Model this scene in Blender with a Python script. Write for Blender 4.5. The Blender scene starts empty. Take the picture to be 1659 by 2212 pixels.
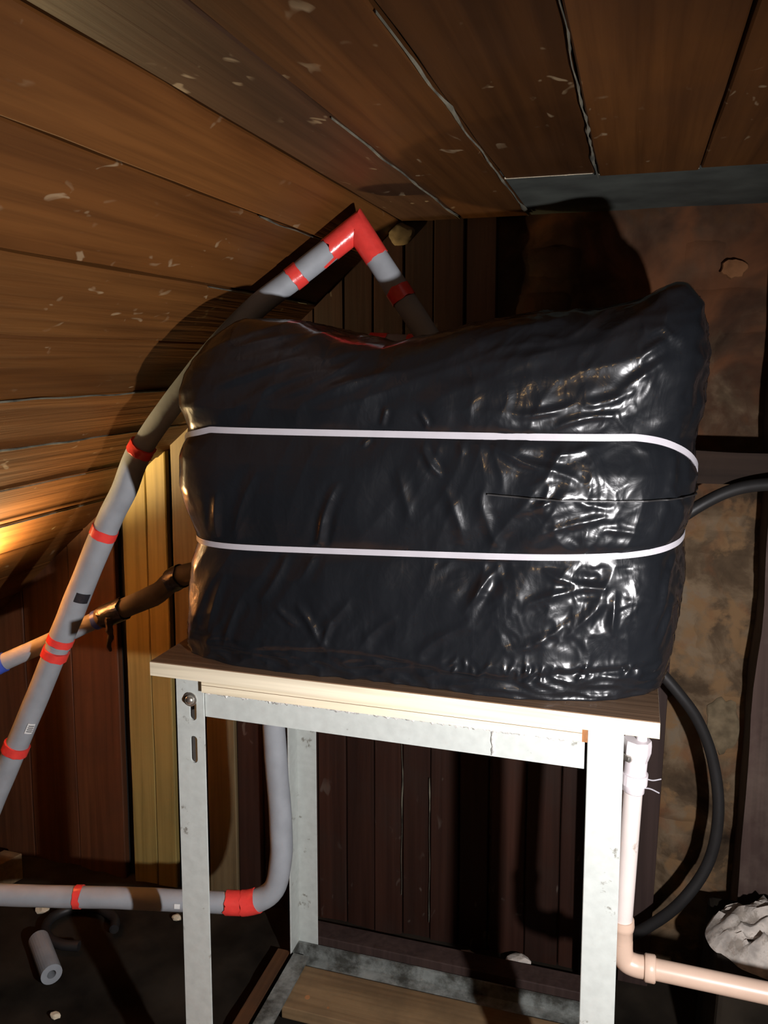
import bpy, bmesh, math, random
import numpy as np
from mathutils import Vector, noise

random.seed(7)
sc = bpy.context.scene
col = sc.collection

# ------------------------------------------------------------------ camera
F, CX, CY = 1790.0, 830.0, 980.0                # pixels of the 1659 x 2212 photograph
PITCH = math.atan(205 / F)
YAW = math.atan(545 / F * math.cos(PITCH))
CAM = np.array([0.0, 0.0, 1.42])
_cy, _sy, _cp, _sp = math.cos(YAW), math.sin(YAW), math.cos(PITCH), math.sin(PITCH)
FW = np.array([-_sy * _cp, _cy * _cp, -_sp])
RT = np.array([_cy, _sy, 0.0])
UP = np.cross(RT, FW)
cam_d = bpy.data.cameras.new('camera')
cam_d.sensor_fit = 'VERTICAL'
cam_d.sensor_height = 36.0
cam_d.lens = 36.0 * F / 2212.0
cam_d.shift_y = -(1106.0 - CY) / 2212.0
cam_d.clip_start = 0.02
cam = bpy.data.objects.new('camera', cam_d)
col.objects.link(cam)
cam.location = CAM
cam.rotation_euler = (math.pi / 2 - PITCH, 0, YAW)
sc.camera = cam


def ray(u, v): return FW + RT * (u - CX) / F - UP * (v - CY) / F
def pY(u, v, y): d = ray(u, v); return CAM + d * (y - CAM[1]) / d[1]
def pZ(u, v, z): d = ray(u, v); return CAM + d * (z - CAM[2]) / d[2]
def pD(u, v, dist): return CAM + ray(u, v) * dist


# ------------------------------------------------------------------ world, exposure, torch
sc.view_settings.view_transform = 'Standard'
sc.view_settings.look = 'None'
sc.view_settings.exposure = 0.0
sc.view_settings.gamma = 1.0
sc.view_settings.use_curve_mapping = False
world = bpy.data.worlds.new('world')
sc.world = world
world.use_nodes = True
world.node_tree.nodes['Background'].inputs[0].default_value = (0.9, 0.75, 0.6, 1)
world.node_tree.nodes['Background'].inputs[1].default_value = 0.01

TORCH = Vector((0.40, 0.355, 1.045))              # cool LED work light standing to the right of the viewer
TORCH_AIM = Vector((-0.45, 1.22, 0.82))
td = bpy.data.lights.new('torch_beam', 'SPOT')
td.energy = 105.0
td.color = (1.0, 0.97, 0.98)
td.spot_size = math.radians(145)
td.spot_blend = 1.0
td.shadow_soft_size = 0.016
tl = bpy.data.objects.new('torch_beam', td)
col.objects.link(tl)
tl.location = TORCH
tl.rotation_euler = (TORCH_AIM - TORCH).to_track_quat('-Z', 'Y').to_euler()

# ------------------------------------------------------------------ helpers
WPOS = {}


def tag(o, label, cat, group=None, kind=None):
    if label: o['label'] = label
    if cat: o['category'] = cat
    if group: o['group'] = group
    if kind: o['kind'] = kind
    return o


def thing(name, loc, label, cat, group=None, kind=None):
    o = bpy.data.objects.new(name, None)
    o.empty_display_size = 0.05
    col.objects.link(o)
    o.location = loc
    WPOS[o] = Vector(loc)
    return tag(o, label, cat, group, kind)


def mk(name, verts, faces, mat, parent=None, smooth=False, centre=None):
    V = np.array([tuple(v) for v in verts], dtype=float)
    c = (V.min(0) + V.max(0)) / 2 if centre is None else np.array(centre)
    me = bpy.data.meshes.new(name)
    me.from_pydata((V - c).tolist(), [], [tuple(f) for f in faces])
    if smooth: me.polygons.foreach_set('use_smooth', [True] * len(me.polygons))
    me.update()
    bm = bmesh.new(); bm.from_mesh(me)
    bmesh.ops.recalc_face_normals(bm, faces=bm.faces)
    bm.to_mesh(me); bm.free()
    if smooth and len(me.polygons) < 20000: me.set_sharp_from_angle(angle=math.radians(55))
    me.materials.append(mat)
    o = bpy.data.objects.new(name, me)
    col.objects.link(o)
    w = Vector(c)
    WPOS[o] = w
    if parent is not None:
        o.parent = parent
        o.location = w - WPOS[parent]
    else:
        o.location = w
    return o


class MB:
    """collects shapes into one mesh"""
    def __init__(s): s.v, s.f = [], []
    def add(s, v, f):
        n = len(s.v); s.v += [tuple(x) for x in v]; s.f += [tuple(i + n for i in q) for q in f]; return s
    def box(s, a, b):
        (x0, y0, z0), (x1, y1, z1) = a, b
        v = [(x0, y0, z0), (x1, y0, z0), (x1, y1, z0), (x0, y1, z0), (x0, y0, z1), (x1, y0, z1), (x1, y1, z1), (x0, y1, z1)]
        return s.add(v, [(0, 3, 2, 1), (4, 5, 6, 7), (0, 1, 5, 4), (1, 2, 6, 5), (2, 3, 7, 6), (3, 0, 4, 7)])
    def hexa(s, v): return s.add(v, [(0, 3, 2, 1), (4, 5, 6, 7), (0, 1, 5, 4), (1, 2, 6, 5), (2, 3, 7, 6), (3, 0, 4, 7)])
    def tube(s, *a, **k): return s.add(*tube(*a, **k))
    def build(s, name, mat, parent=None, smooth=False, bevel=0.0, seg=2, angle=40):
        o = mk(name, s.v, s.f, mat, parent, smooth)
        if bevel:
            m = o.modifiers.new('bevel', 'BEVEL'); m.width = bevel; m.segments = seg
            m.limit_method = 'ANGLE'; m.angle_limit = math.radians(angle)
        return o


def catmull(P, n=8):
    P = [np.array(p, float) for p in P]
    Q = [2 * P[0] - P[1]] + P + [2 * P[-1] - P[-2]]
    out = []
    for i in range(1, len(Q) - 2):
        a, b, c, d = Q[i - 1], Q[i], Q[i + 1], Q[i + 2]
        for k in range(n):
            t = k / n
            out.append(0.5 * ((2 * b) + (c - a) * t + (2 * a - 5 * b + 4 * c - d) * t * t + (3 * b - a - 3 * c + d) * t ** 3))
    out.append(P[-1])
    return out


def tube(P, r, n=20, caps=True, bump=0.0, seed=0.0, ragged=0.0):
    """swept tube with mitred corners; r is a number or one per point"""
    P = [np.array(p, float) for p in P]
    R = [r] * len(P) if np.isscalar(r) else list(r)
    D = [(P[i + 1] - P[i]) / np.linalg.norm(P[i + 1] - P[i]) for i in range(len(P) - 1)]
    a = np.cross(D[0], [0, 0, 1.0])
    if np.linalg.norm(a) < 1e-3: a = np.array([1.0, 0, 0])
    a /= np.linalg.norm(a)
    V, Fc = [], []
    for i, p in enumerate(P):
        d0 = D[max(i - 1, 0)]; d1 = D[min(i, len(D) - 1)]
        a = a - d0 * (a @ d0); a /= np.linalg.norm(a)
        b = np.cross(d0, a)
        pl = d0 + d1; pl /= np.linalg.norm(pl)
        for k in range(n):
            t = 2 * math.pi * k / n
            rr = R[i]
            if bump:
                rr *= 1 + bump * noise.noise(Vector((p[0] * 14 + math.cos(t) * .8 + seed, p[1] * 14 + math.sin(t) * .8, p[2] * 14)))
            q = (a * math.cos(t) + b * math.sin(t)) * rr
            q = q - d0 * ((q @ pl) / (d0 @ pl))
            if ragged and i in (0, len(P) - 1):
                q = q + d0 * ragged * noise.noise(Vector((math.cos(t) * 2.2 + seed, math.sin(t) * 2.2, i * 3.1)))
            V.append(p + q)
        # carry the frame past the corner
        a = a - 2 * 0 * a
        if i < len(D):
            a = a - d1 * (a @ d1)
            nn = np.linalg.norm(a); a = a / nn if nn > 1e-6 else a
    m = len(P)
    for i in range(m - 1):
        for k in range(n):
            k2 = (k + 1) % n
            Fc.append((i * n + k, i * n + k2, (i + 1) * n + k2, (i + 1) * n + k))
    if caps:
        Fc.append(tuple(range(n - 1, -1, -1)))
        Fc.append(tuple((m - 1) * n + k for k in range(n)))
    return V, Fc


class Path:
    """arc-length parametrised polyline"""
    def __init__(s, P):
        s.P = [np.array(p, float) for p in P]
        s.L = np.concatenate([[0], np.cumsum([np.linalg.norm(s.P[i + 1] - s.P[i]) for i in range(len(s.P) - 1)])])
    def at(s, t):
        t = min(max(t, 0), s.L[-1]); i = min(int(np.searchsorted(s.L, t, 'right')) - 1, len(s.P) - 2)
        w = (t - s.L[i]) / (s.L[i + 1] - s.L[i]); return s.P[i] * (1 - w) + s.P[i + 1] * w
    def cut(s, t0, t1, sub=0.02):
        ts = [t0] + [t for t in s.L if t0 + 1e-4 < t < t1 - 1e-4] + [t1]
        out = [s.at(ts[0])]
        for a, b in zip(ts[:-1], ts[1:]):
            k = max(1, int((b - a) / sub))
            out += [s.at(a + (b - a) * (j + 1) / k) for j in range(k)]
        return out
    def near(s, u, v):
        """arc length of the point that projects nearest to a pixel"""
        best = None
        for t in np.linspace(0, s.L[-1], 800):
            d = s.at(t) - CAM; z = d @ FW
            e = (CX + F * (d @ RT) / z - u) ** 2 + (CY - F * (d @ UP) / z - v) ** 2
            if best is None or e < best[0]: best = (e, t)
        return best[1]


# ------------------------------------------------------------------ materials
def new_mat(name):
    m = bpy.data.materials.new(name); m.use_nodes = True
    nt = m.node_tree
    return m, nt, nt.nodes['Principled BSDF']


def nd(nt, typ, ins=None, **kw):
    n = nt.nodes.new(typ)
    for k, v in kw.items(): setattr(n, k, v)
    for k, v in (ins or {}).items():
        if isinstance(v, bpy.types.NodeSocket): nt.links.new(v, n.inputs[k])
        else: n.inputs[k].default_value = v
    return n


def ramp(nt, fac, stops):
    n = nt.nodes.new('ShaderNodeValToRGB')
    nt.links.new(fac, n.inputs[0])
    e = n.color_ramp.elements
    while len(e) < len(stops): e.new(0.5)
    for q, (p, c) in zip(e, stops):
        q.position = p; q.color = (*c, 1) if len(c) == 3 else c
    return n.outputs[0]


def mixc(nt, fac, a, b, mode='MIX'):
    n = nt.nodes.new('ShaderNodeMix'); n.data_type = 'RGBA'; n.blend_type = mode
    for i, v in ((0, fac), (6, a), (7, b)):
        if isinstance(v, bpy.types.NodeSocket): nt.links.new(v, n.inputs[i])
        else: n.inputs[i].default_value = (*v, 1) if isinstance(v, tuple) and len(v) == 3 else v
    return n.outputs[2]


def coords(nt, scale=(1, 1, 1), rnd=True):
    tc = nd(nt, 'ShaderNodeTexCoord')
    out = tc.outputs['Object']
    if rnd:
        oi = nd(nt, 'ShaderNodeObjectInfo')
        mu = nd(nt, 'ShaderNodeVectorMath', {0: oi.outputs['Random'], 1: (31.0, 17.0, 23.0)}, operation='MULTIPLY')
        out = nd(nt, 'ShaderNodeVectorMath', {0: out, 1: mu.outputs[0]}, operation='ADD').outputs[0]
    return nd(nt, 'ShaderNodeMapping', {0: out, 3: scale}).outputs[0]


def wood(name, c_dark, c_mid, c_light, axis=1, rough=0.55, spots=0.0, spot_col=(0.5, 0.42, 0.3), vary=0.35, bump=0.25, spec=0.25,
         dirt=0.0, dirt_col=(0.02, 0.018, 0.015)):
    m, nt, bs = new_mat(name)
    s1 = [9.0, 9.0, 9.0]; s1[axis] = 0.9
    s2 = [70.0, 70.0, 70.0]; s2[axis] = 2.2
    n1 = nd(nt, 'ShaderNodeTexNoise', {'Vector': coords(nt, tuple(s1)), 'Scale': 1.0, 'Detail': 5.0, 'Distortion': 0.9})
    n2 = nd(nt, 'ShaderNodeTexNoise', {'Vector': coords(nt, tuple(s2)), 'Scale': 1.0, 'Detail': 3.0, 'Distortion': 0.4})
    c = ramp(nt, n1.outputs[0], [(0.25, c_dark), (0.5, c_mid), (0.75, c_light)])
    g = ramp(nt, n2.outputs[0], [(0.3, (0.62, 0.6, 0.58)), (0.6, (1, 1, 1))])
    c = mixc(nt, 0.8, c, g, 'MULTIPLY')
    oi = nd(nt, 'ShaderNodeObjectInfo')
    vr = nd(nt, 'ShaderNodeMapRange', {0: oi.outputs['Random'], 3: 1 - vary, 4: 1 + vary * 0.6})
    hs = nd(nt, 'ShaderNodeHueSaturation', {'Value': vr.outputs[0], 'Color': c})
    c = hs.outputs[0]
    if dirt:
        n4 = nd(nt, 'ShaderNodeTexNoise', {'Vector': coords(nt, (4, 4, 4)), 'Scale': 1.0, 'Detail': 6.0, 'Roughness': 0.65})
        c = mixc(nt, ramp(nt, n4.outputs[0], [(0.45, (0, 0, 0)), (0.7, (dirt, dirt, dirt))]), c, dirt_col)
    if spots:
        s3 = [40.0, 40.0, 40.0]; s3[axis] = 22.0
        n3 = nd(nt, 'ShaderNodeTexNoise', {'Vector': coords(nt, tuple(s3)), 'Scale': 1.0, 'Detail': 1.5, 'Distortion': 0.7})
        n5 = nd(nt, 'ShaderNodeTexNoise', {'Vector': coords(nt, (7, 7, 7)), 'Scale': 1.0, 'Detail': 2.0})
        f1 = ramp(nt, n3.outputs[0], [(0.66, (0, 0, 0)), (0.72, (1, 1, 1))])
        f2 = ramp(nt, n5.outputs[0], [(0.48, (0, 0, 0)), (0.6, (spots, spots, spots))])
        f = nd(nt, 'ShaderNodeMath', {0: f1, 1: f2}, operation='MULTIPLY').outputs[0]
        c = mixc(nt, f, c, spot_col)
    nt.links.new(c, bs.inputs['Base Color'])
    bs.inputs['Roughness'].default_value = rough
    bs.inputs['Specular IOR Level'].default_value = spec
    ad = nd(nt, 'ShaderNodeMath', {0: n1.outputs[0], 1: n2.outputs[0]}, operation='ADD')
    bp = nd(nt, 'ShaderNodeBump', {'Strength': bump, 'Distance': 0.004, 'Height': ad.outputs[0]})
    nt.links.new(bp.outputs[0], bs.inputs['Normal'])
    return m


def plain(name, c, rough=0.5, metal=0.0, spec=0.5, var=0.12, scale=30.0, dirt=0.0, dirt_col=(0.05, 0.04, 0.03), dirt_scale=25.0,
          dirt_at=(0.6, 0.7), bump=0.1, stretch=(1, 1, 1)):
    m, nt, bs = new_mat(name)
    n1 = nd(nt, 'ShaderNodeTexNoise', {'Vector': coords(nt, stretch), 'Scale': scale, 'Detail': 4.0})
    lo = tuple(x * (1 - var) for x in c); hi = tuple(min(1, x * (1 + var)) for x in c)
    cc = ramp(nt, n1.outputs[0], [(0.3, lo), (0.7, hi)])
    if dirt:
        n2 = nd(nt, 'ShaderNodeTexNoise', {'Vector': coords(nt, stretch), 'Scale': dirt_scale, 'Detail': 5.0, 'Roughness': 0.7})
        cc = mixc(nt, ramp(nt, n2.outputs[0], [(dirt_at[0], (0, 0, 0)), (dirt_at[1], (dirt,) * 3)]), cc, dirt_col)
    nt.links.new(cc, bs.inputs['Base Color'])
    bs.inputs['Roughness'].default_value = rough
    bs.inputs['Metallic'].default_value = metal
    bs.inputs['Specular IOR Level'].default_value = spec
    bp = nd(nt, 'ShaderNodeBump', {'Strength': bump, 'Distance': 0.003, 'Height': n1.outputs[0]})
    nt.links.new(bp.outputs[0], bs.inputs['Normal'])
    return m


def stone_mat(name):
    m, nt, bs = new_mat(name)
    v = coords(nt, (1, 1, 1), rnd=False)
    geo = nd(nt, 'ShaderNodeNewGeometry')
    v = geo.outputs['Position']
    a = nd(nt, 'ShaderNodeTexNoise', {'Vector': v, 'Scale': 7.0, 'Detail': 7.0, 'Roughness': 0.6, 'Distortion': 0.5})
    b = nd(nt, 'ShaderNodeTexNoise', {'Vector': v, 'Scale': 14.0, 'Detail': 7.0, 'Roughness': 0.55, 'Distortion': 0.25})
    c = nd(nt, 'ShaderNodeTexNoise', {'Vector': v, 'Scale': 5.0, 'Detail': 4.0, 'Distortion': 1.2})
    base = ramp(nt, a.outputs[0], [(0.3, (0.02, 0.013, 0.008)), (0.48, (0.075, 0.049, 0.028)), (0.6, (0.15, 0.105, 0.064)), (0.75, (0.13, 0.108, 0.08))])
    tan = ramp(nt, b.outputs[0], [(0.55, (0, 0, 0)), (0.63, (1, 1, 1))])
    cc = mixc(nt, tan, base, (0.155, 0.092, 0.045))
    org = ramp(nt, c.outputs[0], [(0.52, (0, 0, 0)), (0.66, (0.75, 0.75, 0.75))])
    cc = mixc(nt, org, cc, (0.13, 0.05, 0.02))
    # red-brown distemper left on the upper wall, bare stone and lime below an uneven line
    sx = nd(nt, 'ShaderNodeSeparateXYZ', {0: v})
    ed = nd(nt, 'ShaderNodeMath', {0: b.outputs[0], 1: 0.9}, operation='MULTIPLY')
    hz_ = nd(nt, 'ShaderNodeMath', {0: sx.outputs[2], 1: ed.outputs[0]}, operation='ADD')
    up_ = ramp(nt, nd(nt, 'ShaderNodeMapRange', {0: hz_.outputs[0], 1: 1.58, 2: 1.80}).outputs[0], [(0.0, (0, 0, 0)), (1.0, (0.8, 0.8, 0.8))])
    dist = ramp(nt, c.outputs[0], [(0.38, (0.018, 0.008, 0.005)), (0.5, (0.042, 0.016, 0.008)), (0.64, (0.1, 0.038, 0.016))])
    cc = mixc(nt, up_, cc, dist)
    nt.links.new(cc, bs.inputs['Base Color'])
    bs.inputs['Roughness'].default_value = 0.9
    bs.inputs['Specular IOR Level'].default_value = 0.15
    bp = nd(nt, 'ShaderNodeBump', {'Strength': 0.7, 'Distance': 0.006, 'Height': b.outputs[0]})
    nt.links.new(bp.outputs[0], bs.inputs['Normal'])
    return m


def bag_mat():
    m, nt, bs = new_mat('black_polythene')
    v = coords(nt, (1, 1, 1), rnd=False)
    n1 = nd(nt, 'ShaderNodeTexNoise', {'Vector': v, 'Scale': 26.0, 'Detail': 3.0, 'Distortion': 1.5})
    n2 = nd(nt, 'ShaderNodeTexNoise', {'Vector': nd(nt, 'ShaderNodeMapping', {0: v, 2: (0, 0.35, 0), 3: (40, 40, 13)}).outputs[0], 'Scale': 1.0, 'Detail': 2.0, 'Distortion': 1.0})
    vo = nd(nt, 'ShaderNodeTexVoronoi', {'Vector': nd(nt, 'ShaderNodeMapping', {0: v, 2: (0, 0.5, 0), 3: (30, 30, 19)}).outputs[0], 'Scale': 1.0}, feature='DISTANCE_TO_EDGE')
    s = nd(nt, 'ShaderNodeMath', {0: n1.outputs[0], 1: n2.outputs[0]}, operation='ADD')
    sm = nd(nt, 'ShaderNodeMath', {0: vo.outputs[0], 1: 0.25}, operation='MULTIPLY')
    s = nd(nt, 'ShaderNodeMath', {0: s.outputs[0], 1: sm.outputs[0]}, operation='ADD')
    bp = nd(nt, 'ShaderNodeBump', {'Strength': 0.15, 'Distance': 0.005, 'Height': s.outputs[0]})
    nt.links.new(bp.outputs[0], bs.inputs['Normal'])
    bs.inputs['Base Color'].default_value = (0.008, 0.009, 0.011, 1)
    bs.inputs['Coat Weight'].default_value = 1.0
    bs.inputs['Coat Roughness'].default_value = 0.15
    nt.links.new(bp.outputs[0], bs.inputs['Coat Normal'])
    bs.inputs['Roughness'].default_value = 0.33
    bs.inputs['Specular IOR Level'].default_value = 0.25
    return m


M = {}
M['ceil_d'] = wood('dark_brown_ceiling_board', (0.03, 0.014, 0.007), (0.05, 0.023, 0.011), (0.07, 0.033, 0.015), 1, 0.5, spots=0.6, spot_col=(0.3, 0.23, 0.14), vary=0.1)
M['ceil'] = wood('brown_ceiling_boards', (0.044, 0.0162, 0.004), (0.075, 0.0278, 0.0068), (0.102, 0.0395, 0.01), 1, 0.5, spots=0.4, spot_col=(0.36, 0.28, 0.17), dirt=0.35, dirt_col=(0.05, 0.022, 0.01))
M['slope'] = wood('orange_brown_slope_boards', (0.074, 0.026, 0.0058), (0.116, 0.0425, 0.0097), (0.152, 0.0595, 0.0142), 1, 0.5, spots=0.42, spot_col=(0.4, 0.31, 0.19), vary=0.25)
M['wall'] = wood('dark_red_brown_boards', (0.021, 0.0078, 0.005), (0.034, 0.0125, 0.0075), (0.046, 0.017, 0.010), 2, 0.55, vary=0.3, dirt=0.4, spots=0.25, spot_col=(0.2, 0.17, 0.14))
M['wall_o'] = wood('orange_brown_boards', (0.06, 0.021, 0.009), (0.09, 0.032, 0.013), (0.115, 0.043, 0.017), 2, 0.55, vary=0.2, dirt=0.3)
M['wall_y'] = wood('yellow_pine_boards', (0.27, 0.185, 0.055), (0.34, 0.24, 0.075), (0.39, 0.28, 0.09), 2, 0.5, vary=0.12, dirt=0.15)
M['wall_d'] = wood('drab_pine_boards', (0.13, 0.09, 0.045), (0.17, 0.12, 0.06), (0.2, 0.145, 0.075), 2, 0.5, vary=0.12, dirt=0.2)
M['back'] = plain('black_gap', (0.012, 0.01, 0.008), 0.9)
M['post'] = wood('dark_purple_brown_timber', (0.03, 0.018, 0.016), (0.045, 0.027, 0.023), (0.06, 0.036, 0.03), 2, 0.7, spots=0.0, vary=0.15)
M['postw'] = wood('dark_timber_with_plaster_smears', (0.035, 0.02, 0.017), (0.055, 0.033, 0.027), (0.075, 0.045, 0.036), 2, 0.75, vary=0.1, dirt=0.55, dirt_col=(0.16, 0.12, 0.095))
M['beam'] = wood('blackened_timber', (0.012, 0.0065, 0.004), (0.02, 0.011, 0.007), (0.03, 0.016, 0.01), 0, 0.85)
M['patch'] = plain('bare_tan_plaster', (0.15, 0.068, 0.03), 0.95, var=0.25, scale=40, spec=0.1)
M['patch2'] = plain('dusty_pale_plaster', (0.125, 0.095, 0.058), 0.95, var=0.35, scale=40, spec=0.1)
M['felt'] = plain('grey_green_felt', (0.05, 0.056, 0.048), 0.85, var=0.4, scale=12)
M['filler'] = plain('pale_cobwebby_filler', (0.10, 0.092, 0.066), 0.9, var=0.6, scale=25)
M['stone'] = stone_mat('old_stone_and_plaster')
M['floor'] = plain('sooty_floor', (0.018, 0.014, 0.01), 0.95, var=0.6, scale=9, spec=0.1, bump=0.6)
M['walk'] = wood('orange_floor_boards', (0.3, 0.13, 0.045), (0.42, 0.19, 0.07), (0.5, 0.25, 0.1), 0, 0.6)
M['ply'] = wood('pale_plywood_edge', (0.82, 0.7, 0.48), (0.9, 0.8, 0.59), (0.93, 0.85, 0.67), 0, 0.6, vary=0.05)
M['plyface'] = wood('brown_plywood_face', (0.16, 0.095, 0.055), (0.2, 0.12, 0.07), (0.24, 0.15, 0.09), 0, 0.5, vary=0.05)
M['plyend'] = wood('orange_plywood_end', (0.3, 0.13, 0.05), (0.4, 0.18, 0.07), (0.45, 0.2, 0.08), 1, 0.6, vary=0.05)
M['plyline'] = plain('dark_glue_line', (0.2, 0.13, 0.07), 0.7)
M['batten'] = wood('brown_batten', (0.1, 0.045, 0.02), (0.14, 0.065, 0.028), (0.17, 0.08, 0.035), 1, 0.65, dirt=0.5)
M['lum'] = wood('pale_lumber', (0.16, 0.1, 0.05), (0.22, 0.14, 0.07), (0.26, 0.17, 0.085), 0, 0.65, vary=0.1, dirt=0.5)
M['steel'] = plain('pale_grey_painted_steel', (0.5, 0.53, 0.5), 0.42, 0.0, 0.5, var=0.07, scale=60, dirt=0.75, dirt_col=(0.12, 0.1, 0.07), dirt_scale=24, dirt_at=(0.635, 0.70), bump=0.12)
M['steel_d'] = plain('sooty_painted_steel', (0.22, 0.235, 0.22), 0.6, 0.0, 0.4, var=0.25, scale=30, dirt=0.9, dirt_col=(0.03, 0.028, 0.022), dirt_scale=14, dirt_at=(0.42, 0.62), bump=0.2)
M['steel_k'] = plain('slot_shade_steel', (0.05, 0.045, 0.04), 0.7, 0.0, 0.3, var=0.3, scale=30)  # near-black paints in the shade seen through the leg slots
M['steel_w'] = plain('weld_speckle', (0.6, 0.6, 0.57), 0.3, 0.0, 0.6, var=0.4, scale=160, bump=0.9)
M['bolt'] = plain('zinc_bolt', (0.55, 0.53, 0.48), 0.3, 0.9, dirt=0.6, dirt_col=(0.15, 0.1, 0.06), dirt_scale=80)
M['foam'] = plain('grey_pipe_foam', (0.275, 0.29, 0.31), 0.62, 0.0, 0.35, var=0.1, scale=22, bump=0.25)
M['foam2'] = plain('shade_brown_pipe_foam', (0.12, 0.095, 0.06), 0.7, 0.0, 0.3, var=0.25, scale=18, bump=0.3)  # brown puts shade and warm lamplight into the colour of grey foam
M['red'] = plain('red_tape', (0.78, 0.055, 0.045), 0.28, 0.0, 0.55, var=0.08, scale=60, bump=0.3)
M['blue'] = plain('blue_tape', (0.05, 0.1, 0.5), 0.35, var=0.08)
M['black'] = plain('black_tape', (0.02, 0.02, 0.024), 0.3, spec=0.6, scale=80, bump=0.7)
M['rust'] = plain('brown_rag', (0.045, 0.028, 0.018), 0.9, var=0.4, scale=60, bump=0.8)
M['paper'] = plain('white_label', (0.7, 0.7, 0.68), 0.6, var=0.04)
M['ink'] = plain('label_print', (0.12, 0.12, 0.12), 0.7)
M['strap'] = plain('white_strapping', (0.46, 0.44, 0.47), 0.4, var=0.04, scale=40, bump=0.05)
M['bag'] = bag_mat()
M['pvc'] = plain('off_white_plastic_pipe', (0.68, 0.6, 0.56), 0.35, var=0.06, scale=14, dirt=0.7, dirt_col=(0.25, 0.18, 0.12), dirt_scale=16, dirt_at=(0.64, 0.72), bump=0.04)
M['pvco'] = plain('warm_lit_plastic_pipe', (0.6, 0.43, 0.33), 0.35, var=0.08, scale=14, bump=0.04)  # peach tint paints in warm light from below on off-white plastic
M['pvcw'] = plain('white_plastic_fitting', (0.72, 0.66, 0.68), 0.33, var=0.05, scale=14, bump=0.04)
M['hose'] = plain('black_rubber_hose', (0.016, 0.015, 0.015), 0.5, spec=0.4)
M['plaster'] = plain('white_lime_rubble', (0.5, 0.45, 0.4), 0.95, var=0.4, scale=40, dirt=0.7, dirt_col=(0.16, 0.13, 0.1), dirt_scale=20, dirt_at=(0.5, 0.6), bump=0.8)
M['shard'] = plain('pale_plaster_shard', (0.6, 0.52, 0.38), 0.9)
M['white'] = plain('lamp_white', (0.7, 0.68, 0.62), 0.4)
M['dark'] = plain('dark_plastic', (0.02, 0.02, 0.02), 0.45)
em, nt_, bs_ = new_mat('glowing_bulb')
bs_.inputs['Base Color'].default_value = (1, 0.85, 0.5, 1)
bs_.inputs['Emission Color'].default_value = (1, 0.72, 0.30, 1)
bs_.inputs['Emission Strength'].default_value = 650.0
M['bulb'] = em
em2, nt_, bs_ = new_mat('dim_glowing_bulb')
bs_.inputs['Base Color'].default_value = (1, 0.85, 0.5, 1)
bs_.inputs['Emission Color'].default_value = (1, 0.6, 0.22, 1)
bs_.inputs['Emission Strength'].default_value = 75.0
M['bulb2'] = em2
em, nt_, bs_ = new_mat('glowing_led')
bs_.inputs['Emission Color'].default_value = (1, 0.97, 0.98, 1)
bs_.inputs['Emission Strength'].default_value = 20.0
M['led'] = em

# ------------------------------------------------------------------ room shell
CZ = 1.733                 # flat ceiling
WY = 1.88                  # board wall
YN = -1.25                 # wall behind the viewer
XR = 1.25
CREASE = -0.526
SD = np.array([-1.184, 0, -1.023]); SD /= np.linalg.norm(SD)       # down the roof slope
SN = np.array([0.654, 0, -0.757]); SN /= np.linalg.norm(SN)        # into the room
SP0 = np.array([CREASE, 0, CZ])
def slope_z(x): return CZ if x > CREASE else CZ + (x - CREASE) * (1.023 / 1.184)
FLOOR_X0 = -2.53

# floor: uneven soot and rubble
nx, ny = 90, 76
V, Fc = [], []
for j in range(ny + 1):
    for i in range(nx + 1):
        x = FLOOR_X0 + (XR - FLOOR_X0) * i / nx; y = YN + (2.0 - YN) * j / ny
        z = -0.03 + 0.012 * noise.noise(Vector((x * 6, y * 6, 0))) + 0.01 * noise.noise(Vector((x * 17, y * 17, 3)))
        V.append((x, y, z))
for j in range(ny):
    for i in range(nx):
        a = j * (nx + 1) + i; Fc.append((a, a + 1, a + nx + 2, a + nx + 1))
o = mk('floor', V, Fc, M['floor'], smooth=True)
tag(o, 'dark sooty uneven attic floor', 'floor', kind='structure')


def plank(name, mat, parent, c0, along, wide, up, length, w, th, seg=14, jit=0.0015, seed=0, trim=None):
    """board: c0 is the near corner of its visible face; up points away from the room"""
    c0, along, wide, up = (np.array(q, float) for q in (c0, along, wide, up))
    V, Fc = [], []
    for i in range(seg + 1):
        t = i / seg
        e0 = jit * noise.noise(Vector((seed * 3.7, t * length * 5, 1))) * 1.5
        e1 = jit * noise.noise(Vector((seed * 5.1, t * length * 5, 7))) * 1.5
        h = jit * noise.noise(Vector((seed * 2.3, t * length * 2, 4)))
        b = c0 + along * length * t
        ch = 0.0025
        for (s, u) in ((e0, ch + h), (e0 + ch, h), (w - e1 - ch, h), (w - e1, ch + h), (w - e1, th), (e0, th)):
            V.append(b + wide * s + up * u)
    for i in range(seg):
        for k in range(6):
            k2 = (k + 1) % 6
            Fc.append((i * 6 + k, i * 6 + k2, i * 6 + 6 + k2, i * 6 + 6 + k))
    Fc.append(tuple(range(5, -1, -1))); Fc.append(tuple(seg * 6 + k for k in range(6)))
    if trim: V = [trim(v) for v in V]
    return mk(name, V, Fc, mat, parent)


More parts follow.
